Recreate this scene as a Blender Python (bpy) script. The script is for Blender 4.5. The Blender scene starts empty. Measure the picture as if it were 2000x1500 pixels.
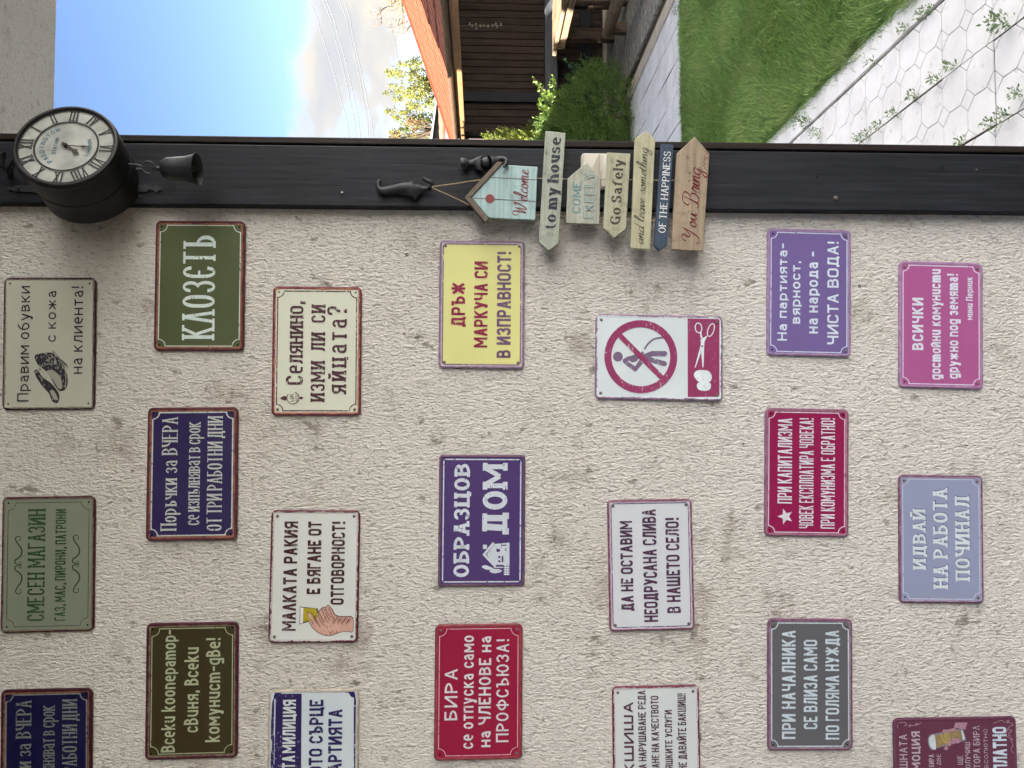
import bpy, bmesh, math, random
import numpy as np
from mathutils import Vector, Matrix
random.seed(7); rng = np.random.default_rng(7)
S = bpy.context.scene
COL = S.collection
R = math.radians

# ------------------------------------------------------------------ camera
FPX = 1444.0
_n = (-.0436, .0424)
_Y = np.array([_n[0], _n[1], 1.0]); _Y /= np.linalg.norm(_Y)
_Z = np.array([-1, -.001, 0.0]); _Z[2] = -(_Z @ _Y) / _Y[2]; _Z /= np.linalg.norm(_Z)
_X = np.cross(_Y, _Z)
CM = np.array([_X, _Y, _Z])                 # camera axes (right, down, forward) -> world
CP = np.array([0, -1.709, 1.65])
cam = bpy.data.cameras.new('camera'); cam_o = bpy.data.objects.new('camera', cam); COL.objects.link(cam_o)
cam.sensor_width = 36; cam.lens = 36 * FPX / 2000; cam.clip_start = .02; cam.clip_end = 2000
mw = Matrix.Identity(4)
for i in range(3):
    mw[i][0] = CM[i, 0]; mw[i][1] = -CM[i, 1]; mw[i][2] = -CM[i, 2]; mw[i][3] = CP[i]
cam_o.matrix_world = mw
S.camera = cam_o

# ------------------------------------------------------------------ sky and sun
SUN = Vector((-.83, -.25, .50)).normalized()
elev = math.asin(SUN.z); azim = math.atan2(SUN.x, SUN.y)
W = bpy.data.worlds.new('World'); S.world = W; W.use_nodes = True
nt = W.node_tree; nt.nodes.clear(); N = nt.nodes.new; L = nt.links.new
sky = N('ShaderNodeTexSky'); sky.sky_type = 'NISHITA'; sky.sun_disc = False
sky.sun_elevation = elev; sky.sun_rotation = azim; sky.air_density = .62; sky.dust_density = .35; sky.ozone_density = 1.3
tc = N('ShaderNodeTexCoord')
mp = N('ShaderNodeMapping'); mp.inputs['Scale'].default_value = (1.0, 1.0, 2.3); mp.inputs['Location'].default_value = (3.1, 1.7, .35)
L(tc.outputs['Generated'], mp.inputs[0])
nz = N('ShaderNodeTexNoise'); nz.inputs['Scale'].default_value = 3.2; nz.inputs['Detail'].default_value = 9; nz.inputs['Roughness'].default_value = .56
L(mp.outputs[0], nz.inputs[0])
sx = N('ShaderNodeSeparateXYZ'); L(tc.outputs['Generated'], sx.inputs[0])
def wmath(op, a, b=None, c=None):
    m = N('ShaderNodeMath'); m.operation = op
    for i, v in enumerate((a, b, c)):
        if v is None: continue
        if isinstance(v, (int, float)): m.inputs[i].default_value = v
        else: L(v, m.inputs[i])
    return m.outputs[0]
def wramp(v, a, b, lo=0, hi=1, st='SMOOTHSTEP'):
    m = N('ShaderNodeMapRange'); m.interpolation_type = st
    L(v, m.inputs[0]); m.inputs[1].default_value = a; m.inputs[2].default_value = b; m.inputs[3].default_value = lo; m.inputs[4].default_value = hi
    return m.outputs[0]
# cloud banks stand near the horizon, clear sky above
low = wramp(sx.outputs['Z'], .12, .47, .22, -.25, 'LINEAR')
dens = wmath('ADD', nz.outputs[0], low)
cover = wramp(dens, .53, .66)
nz2 = N('ShaderNodeTexNoise'); nz2.inputs['Scale'].default_value = 6; nz2.inputs['Detail'].default_value = 8
L(mp.outputs[0], nz2.inputs[0])
shade = wramp(wmath('ADD', wmath('MULTIPLY', nz2.outputs[0], .6), wmath('MULTIPLY', dens, .5)), .58, .78)
cc = N('ShaderNodeMix'); cc.data_type = 'RGBA'; L(shade, cc.inputs[0])
cc.inputs[6].default_value = (2.75, 2.55, 2.25, 1); cc.inputs[7].default_value = (2.0, 2.08, 2.22, 1)
mx = N('ShaderNodeMix'); mx.data_type = 'RGBA'
L(cover, mx.inputs[0]); L(sky.outputs[0], mx.inputs[6]); L(cc.outputs[2], mx.inputs[7])
bg = N('ShaderNodeBackground'); bg.inputs['Strength'].default_value = .05; L(mx.outputs[2], bg.inputs[0])
wo = N('ShaderNodeOutputWorld'); L(bg.outputs[0], wo.inputs[0])

sl = bpy.data.lights.new('sun', 'SUN'); sl.energy = 5.0; sl.angle = R(.5); sl.color = (1, .94, .86)
so = bpy.data.objects.new('sun', sl); COL.objects.link(so); so.rotation_euler = SUN.to_track_quat('Z', 'Y').to_euler(); so.location = (-8, -6, 12)
S.view_settings.view_transform = 'Standard'; S.view_settings.look = 'None'; S.view_settings.gamma = 1
S.view_settings.use_curve_mapping = False; S.view_settings.exposure = 2.93
S.cycles.max_bounces = 8

# ------------------------------------------------------------------ helpers
def ray(px, py): return CM @ np.array([(px - 1000) / FPX, (py - 750) / FPX, 1.0])
def P(px, py, y=0.0):
    """point of the plane at depth y that the picture shows at (px, py)"""
    d = ray(px, py); return CP + d * ((y - CP[1]) / d[1])
def G(px, py, z=0.0):
    d = ray(px, py); return CP + d * ((z - CP[2]) / d[2])
def lin(c):
    if isinstance(c, str): c = tuple(int(c[i:i + 2], 16) for i in (0, 2, 4))
    return tuple(((x / 255) / 12.92 if x / 255 <= .04045 else (((x / 255) + .055) / 1.055) ** 2.4) for x in c)

def tag(o, label=None, cat=None, group=None, kind=None):
    if label: o['label'] = label
    if cat: o['category'] = cat
    if group: o['group'] = group
    if kind: o['kind'] = kind
    return o
def empty(name, loc=(0, 0, 0), rot=None, parent=None):
    o = bpy.data.objects.new(name, None); COL.objects.link(o); o.empty_display_size = .05
    o.location = loc
    if rot is not None: o.rotation_euler = rot
    if parent: o.parent = parent
    return o
def obj(name, me, parent=None, loc=None, rot=None):
    o = bpy.data.objects.new(name, me); COL.objects.link(o)
    if parent: o.parent = parent
    if loc is not None: o.location = loc
    if rot is not None: o.rotation_euler = rot
    return o
def mesh(name, V, F, mat, smooth=False):
    me = bpy.data.meshes.new(name); me.from_pydata([tuple(map(float, v)) for v in V], [], [tuple(f) for f in F])
    if mat: me.materials.append(mat)
    if smooth: me.polygons.foreach_set('use_smooth', [True] * len(me.polygons))
    me.update(); return me
class MB:
    def __init__(s): s.V = []; s.F = []
    def add(s, V, F):
        b = len(s.V); s.V += [tuple(v) for v in V]; s.F += [tuple(i + b for i in f) for f in F]; return s
    def box(s, a, b):
        x0, y0, z0 = a; x1, y1, z1 = b
        return s.add([(x0, y0, z0), (x1, y0, z0), (x1, y1, z0), (x0, y1, z0), (x0, y0, z1), (x1, y0, z1), (x1, y1, z1), (x0, y1, z1)],
                     [(0, 3, 2, 1), (4, 5, 6, 7), (0, 1, 5, 4), (1, 2, 6, 5), (2, 3, 7, 6), (3, 0, 4, 7)])
    def prism(s, pts, d):
        """closed polygon pts extruded by vector d"""
        n = len(pts); V = [tuple(p) for p in pts] + [tuple(np.array(p) + np.array(d)) for p in pts]
        F = [tuple(range(n))[::-1], tuple(range(n, 2 * n))] + [(i, (i + 1) % n, n + (i + 1) % n, n + i) for i in range(n)]
        return s.add(V, F)
    def tube(s, pts, rad, k=8, cap=True):
        pts = [np.array(p, float) for p in pts]; n = len(pts)
        if isinstance(rad, (int, float)): rad = [rad] * n
        V = []; F = []; ref = None
        for i, p in enumerate(pts):
            t = pts[min(i + 1, n - 1)] - pts[max(i - 1, 0)]; t = t / (np.linalg.norm(t) + 1e-12)
            if ref is None: ref = np.array([0, 0, 1.]) if abs(t[2]) < .9 else np.array([1., 0, 0])
            u = np.cross(t, ref); u /= np.linalg.norm(u); v = np.cross(u, t); ref = v
            for j in range(k):
                a = 2 * math.pi * j / k; V.append(p + rad[i] * (math.cos(a) * u + math.sin(a) * v))
        for i in range(n - 1):
            for j in range(k):
                F.append((i * k + j, i * k + (j + 1) % k, (i + 1) * k + (j + 1) % k, (i + 1) * k + j))
        if cap: F += [tuple(range(k)), tuple(range((n - 1) * k, n * k))[::-1]]
        return s.add(V, F)
    def lathe(s, prof, k=32, M4=None):
        V = []; F = []; n = len(prof)
        for r, h in prof:
            for j in range(k):
                a = 2 * math.pi * j / k; V.append((r * math.cos(a), r * math.sin(a), h))
        for i in range(n - 1):
            for j in range(k): F.append((i * k + j, i * k + (j + 1) % k, (i + 1) * k + (j + 1) % k, (i + 1) * k + j))
        if M4 is not None: V = [tuple(M4 @ Vector(v)) for v in V]
        return s.add(V, F)
    def mesh(s, name, mat, smooth=False, bevel=0):
        me = mesh(name, s.V, s.F, mat, False)
        bm = bmesh.new(); bm.from_mesh(me); bmesh.ops.recalc_face_normals(bm, faces=bm.faces)
        if bevel:
            bmesh.ops.bevel(bm, geom=[e for e in bm.edges if e.is_manifold and e.calc_face_angle(0) > .5], offset=bevel, segments=1, affect='EDGES')
        if smooth:
            for f in bm.faces: f.smooth = True
            for e in bm.edges:
                if e.is_manifold and e.calc_face_angle(0) > R(40): e.smooth = False
        bm.to_mesh(me); bm.free(); return me
    def build(s, name, mat, parent=None, smooth=False, bevel=0):
        return obj(name, s.mesh(name, mat, smooth, bevel), parent)

# ------------------------------------------------------------------ materials
class MT:
    def __init__(s, name, rough=.6, spec=.5, metal=0):
        s.m = bpy.data.materials.new(name); s.m.use_nodes = True; s.t = s.m.node_tree
        s.b = s.t.nodes['Principled BSDF']; s.b.inputs['Roughness'].default_value = rough
        s.b.inputs['Specular IOR Level'].default_value = spec; s.b.inputs['Metallic'].default_value = metal
        s.tc = s.t.nodes.new('ShaderNodeTexCoord')
    def n(s, t): return s.t.nodes.new(t)
    def put(s, inp, v):
        if isinstance(v, bpy.types.NodeSocket): s.t.links.new(v, inp)
        elif isinstance(v, (tuple, list)) and len(v) == 3 and inp.type == 'RGBA': inp.default_value = (*v, 1)
        else: inp.default_value = v
    def vec(s, scale=(1, 1, 1), src='Object', rot=(0, 0, 0)):
        m = s.n('ShaderNodeMapping'); m.inputs['Scale'].default_value = scale; m.inputs['Rotation'].default_value = rot
        s.t.links.new(s.tc.outputs[src], m.inputs[0]); return m.outputs[0]
    def noise(s, v, scale=5, detail=4, rough=.5, out=0, dist=0):
        m = s.n('ShaderNodeTexNoise'); s.t.links.new(v, m.inputs[0]); m.inputs['Scale'].default_value = scale
        m.inputs['Detail'].default_value = detail; m.inputs['Roughness'].default_value = rough; m.inputs['Distortion'].default_value = dist
        return m.outputs[out]
    def math(s, op, a, b=0.0, c=None, clamp=False):
        m = s.n('ShaderNodeMath'); m.operation = op; m.use_clamp = clamp; s.put(m.inputs[0], a); s.put(m.inputs[1], b)
        if c is not None: s.put(m.inputs[2], c)
        return m.outputs[0]
    def ramp(s, v, a, b, lo=0., hi=1., smooth=True):
        m = s.n('ShaderNodeMapRange'); m.interpolation_type = 'SMOOTHSTEP' if smooth else 'LINEAR'
        s.put(m.inputs[0], v); m.inputs[1].default_value = a; m.inputs[2].default_value = b; m.inputs[3].default_value = lo; m.inputs[4].default_value = hi
        return m.outputs[0]
    def mix(s, f, a, b, mode='MIX'):
        m = s.n('ShaderNodeMix'); m.data_type = 'RGBA'; m.blend_type = mode
        s.put(m.inputs[0], f); s.put(m.inputs[6], a); s.put(m.inputs[7], b); return m.outputs[2]
    def color(s, c): s.put(s.b.inputs['Base Color'], c)
    def rough(s, c): s.put(s.b.inputs['Roughness'], c)
    def bump(s, h, strength=.5, dist=.002, prev=None):
        m = s.n('ShaderNodeBump'); s.put(m.inputs['Height'], h); m.inputs['Strength'].default_value = strength; m.inputs['Distance'].default_value = dist
        if prev is not None: s.t.links.new(prev, m.inputs['Normal'])
        s.t.links.new(m.outputs[0], s.b.inputs['Normal']); return m.outputs[0]
    def rnd(s):
        m = s.n('ShaderNodeObjectInfo'); return m.outputs['Random']
    def sep(s, v):
        m = s.n('ShaderNodeSeparateXYZ'); s.t.links.new(v, m.inputs[0]); return m.outputs

def simple(name, col, rough=.6, spec=.5, metal=0, var=.15, scale=30, bump=0, bs=60):
    t = MT(name, rough, spec, metal); v = t.vec()
    d = tuple(x * (1 - var) for x in col); u = tuple(min(1, x * (1 + var)) for x in col)
    t.color(t.mix(t.ramp(t.noise(v, scale, 5), .3, .7), d, u))
    if bump: t.bump(t.noise(v, bs, 4), bump, .002)
    return t.m

def stucco(name, base, dark, stain=1.0):
    t = MT(name, .92, .15); v = t.vec()
    # coarse roughcast: short wavy ridges a few millimetres across
    w = t.vec((1, 1, .46))
    a = t.noise(w, 165, 3, .55, dist=.6); b = t.noise(w, 330, 2, .6)
    a = t.math('ADD', a, t.math('MULTIPLY', t.math('SUBTRACT', t.noise(w, 80, 2, .5), .5), .4))
    h = t.math('ADD', a, t.math('MULTIPLY', b, .30))
    big = t.noise(v, 1.6, 6, .62); mid = t.noise(v, 9, 6, .7); spots = t.noise(t.vec((1, 1, .6)), 34, 3, .5)
    m1 = t.ramp(big, .42, .72, 0, .35 * stain); m2 = t.ramp(t.math('MULTIPLY', mid, t.math('ADD', big, .45)), .50, .68, 0, .55 * stain)
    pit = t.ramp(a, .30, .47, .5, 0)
    c = t.mix(m1, base, tuple(x * y for x, y in zip(base, (.80, .76, .70))))
    c = t.mix(m2, c, dark)
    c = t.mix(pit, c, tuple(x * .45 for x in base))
    sp = t.ramp(t.math('MULTIPLY', spots, t.math('ADD', mid, .3)), .525, .60, 0, .7 * stain)
    c = t.mix(sp, c, tuple(x * .75 for x in dark))
    t.color(c)
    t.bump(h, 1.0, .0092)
    return t.m
WALLC = (.725, .70, .665)
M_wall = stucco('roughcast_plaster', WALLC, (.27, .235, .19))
M_soffit = stucco('soffit_plaster', (.62, .615, .61), (.34, .31, .28), .6)

def darkwood(name, col, lo=.5, gr=(60, 60, 2.2), rough=.55, gap=0.):
    t = MT(name, rough, .22); v = t.vec(gr)
    g = t.noise(v, 1.6, 6, .62); g2 = t.noise(v, 7, 3, .6)
    big = t.noise(t.vec((3, 3, 3)), 1.5, 4)
    c = t.mix(t.ramp(g, .32, .68), tuple(x * lo for x in col), tuple(x * 1.45 for x in col))
    c = t.mix(t.ramp(big, .35, .75, 0, .35), c, tuple(x * 1.9 for x in col))
    sc_ = t.ramp(t.noise(t.vec(tuple(g_ * (.35 if g_ < 5 else 2.2) for g_ in gr)), 3, 3, .7), .68, .74, 0, .30); c = t.mix(sc_, c, tuple(min(.2, x * 3.2 + .02) for x in col))
    kn = t.ramp(t.noise(t.vec((5, 5, 5)), 3.1, 3, .5), .70, .73, 0, .5); c = t.mix(kn, c, tuple(x * .35 for x in col))
    c = t.mix(t.math('MULTIPLY', t.rnd(), .35), c, tuple(x * lo for x in col))
    t.color(c); t.rough(t.ramp(g2, .2, .8, rough - .15, rough + .2))
    t.bump(t.math('ADD', g, t.math('MULTIPLY', g2, .4)), .45, .0012)
    return t.m
M_post = darkwood('dark_stained_wood', (.0150, .0170, .0225), .6)
M_post2 = darkwood('brown_black_stained_wood', (.020, .015, .014), .6)
M_board = darkwood('brown_weathered_boards', (.046, .031, .026), .45, (30, 30, 1.6), .7)
M_beam = darkwood('grey_weathered_beam', (.085, .09, .10), .6, (2, 40, 40), .75)
M_plank = darkwood('raw_weathered_timber', (.19, .135, .085), .5, (30, 2, 30), .7)
M_plankd = darkwood('dark_timber_leg', (.075, .052, .036), .5, (30, 30, 2), .7)
M_iron = simple('black_cast_iron', (.017, .019, .024), .55, .5, 0, .35, 40, .35, 130)
M_clockm = simple('black_clock_paint', (.012, .012, .014), .5, .35, 0, .35, 25, .2, 90)
M_screw = simple('dull_screw_metal', (.16, .14, .12), .5, .5, .4)
M_hole = simple('drill_hole_black', (.012, .010, .010), .9, .1)
M_cream = simple('cream_plastic', (.52, .485, .41), .45, .5, 0, .06, 12)
M_rope = simple('jute_rope', (.34, .27, .18), .9, .1, 0, .35, 400, .5, 800)
M_white = simple('white_clock_face', (.37, .385, .365), .22, .6, 0, .25, 16)
M_blueprint = simple('faded_teal_print', (.03, .13, .19), .6)
M_brass = simple('dark_clock_hand', (.03, .022, .018), .5, .5, .3)

# ------------------------------------------------------------------ stroke lettering
# glyph: width; strokes of points x,y in tenths of the glyph box ('r' = rounded corner, '*' = closed, '~' = smooth spline)
GL = {
'А':'10;0,0 5,10;5,10 10,0;2,3.1 8,3.1','Б':'9;9.5,10 0,10 0,0 r10,0 r10,5.7 0,5.7','В':'9.6;0,5.3 r9.2,5.3 r9.2,10 0,10 0,0 r10,0 r10,5.3 6,5.3',
'Г':'8;0,0 0,10 10,10','Д':'11.5;2,0 3,10 8.5,10 8.5,0;0,-2 0,0 10,0 10,-2','Е':'8.2;10,10 0,10 0,0 10,0;0,5.2 8.5,5.2',
'Ж':'14;0,10 4.2,5.1 0,0;10,10 5.8,5.1 10,0;5,0 5,10;4,5.1 6,5.1','З':'8.8;0,7.8 r0,10 r9.6,10 r9.6,5.3 4,5.3;5.5,5.3 r10,5.3 r10,0 r0,0 0,2.2',
'И':'10.3;0,0 0,10;10,0 10,10;0,0 10,10','Й':'10.3;0,0 0,10;10,0 10,10;0,0 10,10;2.7,13 r2.7,11.8 r7.3,11.8 7.3,13',
'К':'9.6;0,0 0,10;10,10 1.5,4.8;3,5.9 10,0','Л':'10.2;0,0 r2,0 3,10 10,10 10,0','Λ':'10;0,0 5,10;5,10 10,0','М':'12.6;0,0 0,10;10,0 10,10;0,10 5,2.6;10,10 5,2.6',
'Н':'10;0,0 0,10;10,0 10,10;0,5.1 10,5.1','О':'9.8;*r0,0 r0,10 r10,10 r10,0','П':'10;0,0 0,10 10,10 10,0','Р':'9.2;0,0 0,10 r10,10 r10,4.3 0,4.3',
'С':'9.2;10,7.4 r10,10 r0,10 r0,0 r10,0 10,2.6','Т':'9.2;0,10 10,10;5,10 5,0','У':'9.6;0,10 5.4,3;10,10 4.2,0.1 0.8,0.1','Ф':'12.5;*r0,2.2 r0,8.8 r10,8.8 r10,2.2;5,0 5,10',
'Х':'9.6;0,10 10,0;10,10 0,0','Ц':'10.8;0,10 0,0 10.6,0 10.6,-2.2;9,0 9,10','Ч':'9.4;0,10 r0,4.7 10,4.7;10,10 10,0','Ш':'14;0,10 0,0 10,0 10,10;5,0 5,10',
'Щ':'14.6;0,10 0,0 10.5,0 10.5,-2.2;9.3,0 9.3,10;4.7,0 4.7,10','Ъ':'10.6;0,10 2.6,10 2.6,0 r10,0 r10,5.7 2.6,5.7','Ь':'9;0,10 0,0 r10,0 r10,5.7 0,5.7',
'Ю':'13.4;0,0 0,10;0,5.1 3.6,5.1;*r3.6,0 r3.6,10 r10,10 r10,0','Я':'9.5;10,0 10,10 r0,10 r0,4.6 10,4.6;5.4,4.6 0,0',
'Є':'9;10,7.6 r10,10 r0,10 r0,0 r10,0 10,2.4;0,5 7,5','З2':'8',
'а':'8.2;.8,5.6 r.8,7 r9.2,7 9.2,0;9.2,4.1 r0,4.1 r0,0 9.2,0','б':'9;9,10.4 r0,10 r0,0 r10,0 r10,6.4 r0,6.4','е':'8.4;.3,3.7 10,3.7 r10,7 r0,7 r0,0 9.2,0',
'р':'8.8;0,-3 0,7 r10,7 r10,0 0,0','у':'8.8;0,7 5.4,.2;10,7 4.4,-2.9 .8,-2.9','ф':'11.5;*r0,0 r0,7 r10,7 r10,0;5,-3 5,9.5',
'u':'8.8;0,7 r0,0 10,0;10,7 10,0','m':'13;0,0 0,7 r5,7 5,0;5,6 r5,7 r10,7 10,0','n':'8.8;0,0 0,7 r10,7 10,0','g':'8.8;10,7 10,-3 .8,-3;10,7 r0,7 r0,0 10,0',
'k':'8.6;0,0 0,10;9,7 1.5,3.1;3,4.2 10,0','ß':'8.8;0,0 0,10;0,10 r8,10 r8,5.8 2,5.8;3,5.8 r10,5.8 r10,0 0,0',
'-':'6;0,4.4 10,4.4','!':'3;5,10 5,3.4;5,1.1 5,0','?':'8.5;0,7.8 r0,10 r10,10 r10,5.4 r4.6,5.4 4.6,3.2;4.6,1.2 4.6,0',',':'3;6,1.3 6,.0 3,-2','.':'3;5,1.2 5,0',
# latin
'C':'9.6;10,7.4 r10,10 r0,10 r0,0 r10,0 10,2.6','O':'10.5;*r0,0 r0,10 r10,10 r10,0','M':'12.6;0,0 0,10;10,0 10,10;0,10 5,1.8;10,10 5,1.8','E':'8.2;10,10 0,10 0,0 10,0;0,5.2 8,5.2',
'F':'8.2;10,10 0,10 0,0;0,5.2 8,5.2','R':'9.4;0,0 0,10 r9,10 r9,4.8 0,4.8;4.6,4.8 10,0','L':'8;0,10 0,0 10,0','Y':'9.6;0,10 5,4.6;10,10 5,4.6;5,5 5,0','H':'10;0,0 0,10;10,0 10,10;0,5.1 10,5.1',
'A':'10;0,0 5,10;5,10 10,0;2,3.1 8,3.1','P':'9.2;0,0 0,10 r10,10 r10,4.3 0,4.3','I':'2.6;5,0 5,10','N':'10.3;0,0 0,10;10,0 10,10;0,10 10,0','S':'8.8;9.4,7.6 r9.4,10 r0,10 r0,5.2 r10,5.2 r10,0 r0,0 0,2.4',
'T':'9.2;0,10 10,10;5,10 5,0','D':'10;0,0 0,10 r10,10 r10,0 0,0','G':'10.4;10,7.6 r10,10 r0,10 r0,0 10,0 10,4.6 6.4,4.6','V':'10;0,10 5,0;10,10 5,0','X':'9.6;0,10 10,0;10,10 0,0',
't':'6;3.4,9.4 r3.4,0 10,0;0,7 8.6,7','o':'9;*r0,0 r0,7 r10,7 r10,0','y':'9.4;0,7 5.2,.4;10,7 4.6,-2.6 1,-2.6','h':'9.4;0,0 0,10;0,5.4 r0,7 r10,7 10,0',
's':'7.6;9.2,5.6 r9.2,7 r0,7 r0,3.7 r10,3.7 r10,0 r0,0 0,1.5','e':'8.6;.3,3.7 10,3.7 r10,7 r0,7 r0,0 9.2,0 9.2,1','a':'8.2;.8,5.6 r.8,7 r9.2,7 9.2,0;9.2,4.1 r0,4.1 r0,0 9.2,0','f':'6.4;10,10 r3.4,10 3.4,0;0,7 8.6,7','l':'2.6;5,0 5,10',
}
for lc, uc in zip('вгджзийклмнопстхцчшщъыьюяє', 'ВГДЖЗИЙКЛМНОПСТХЦЧШЩЪЫЬЮЯЄ'):
    if uc in GL and lc not in GL:
        w_, *st_ = GL[uc].split(';')
        out = []
        for s_ in st_:
            pts_ = []
            for p_ in s_.split(' '):
                pre = ''
                while p_[0] in 'r*': pre += p_[0]; p_ = p_[1:]
                a_, b_ = p_.split(','); b_ = float(b_); pts_.append('%s%s,%.3g' % (pre, a_, b_ * .7 if b_ <= 10 else 7 + (b_ - 10) * .9))
            out.append(' '.join(pts_))
        GL[lc] = '%.3g;' % (float(w_) * .88) + ';'.join(out)

for a_, b_ in (('c', 'с'), ('p', 'р'), ('B', 'В'), ('x', 'х'), ('z', 'з')): GL.setdefault(a_, GL[b_])

def parse(g):
    w, *st = GL[g].split(';'); res = []
    for s in st:
        closed = s.startswith('*'); s = s.lstrip('*'); pts = []
        for p in s.split(' '):
            r = p.startswith('r'); p = p.lstrip('r'); x, y = p.split(','); pts.append((float(x), float(y), r))
        res.append((closed, pts))
    return float(w), res

def corner(p0, p1, p2, t0, t2, seg=5):
    """elliptical arc replacing the corner p1, starting t0 along p1->p0 and ending t2 along p1->p2"""
    a = p1 + (p0 - p1) / (np.linalg.norm(p0 - p1) + 1e-9) * t0; b = p1 + (p2 - p1) / (np.linalg.norm(p2 - p1) + 1e-9) * t2
    k = .5523; c1 = a + (p1 - a) * k; c2 = b + (p1 - b) * k; out = []
    for i in range(seg + 1):
        t = i / seg; out.append((1 - t) ** 3 * a + 3 * (1 - t) ** 2 * t * c1 + 3 * (1 - t) * t * t * c2 + t ** 3 * b)
    return out

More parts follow.
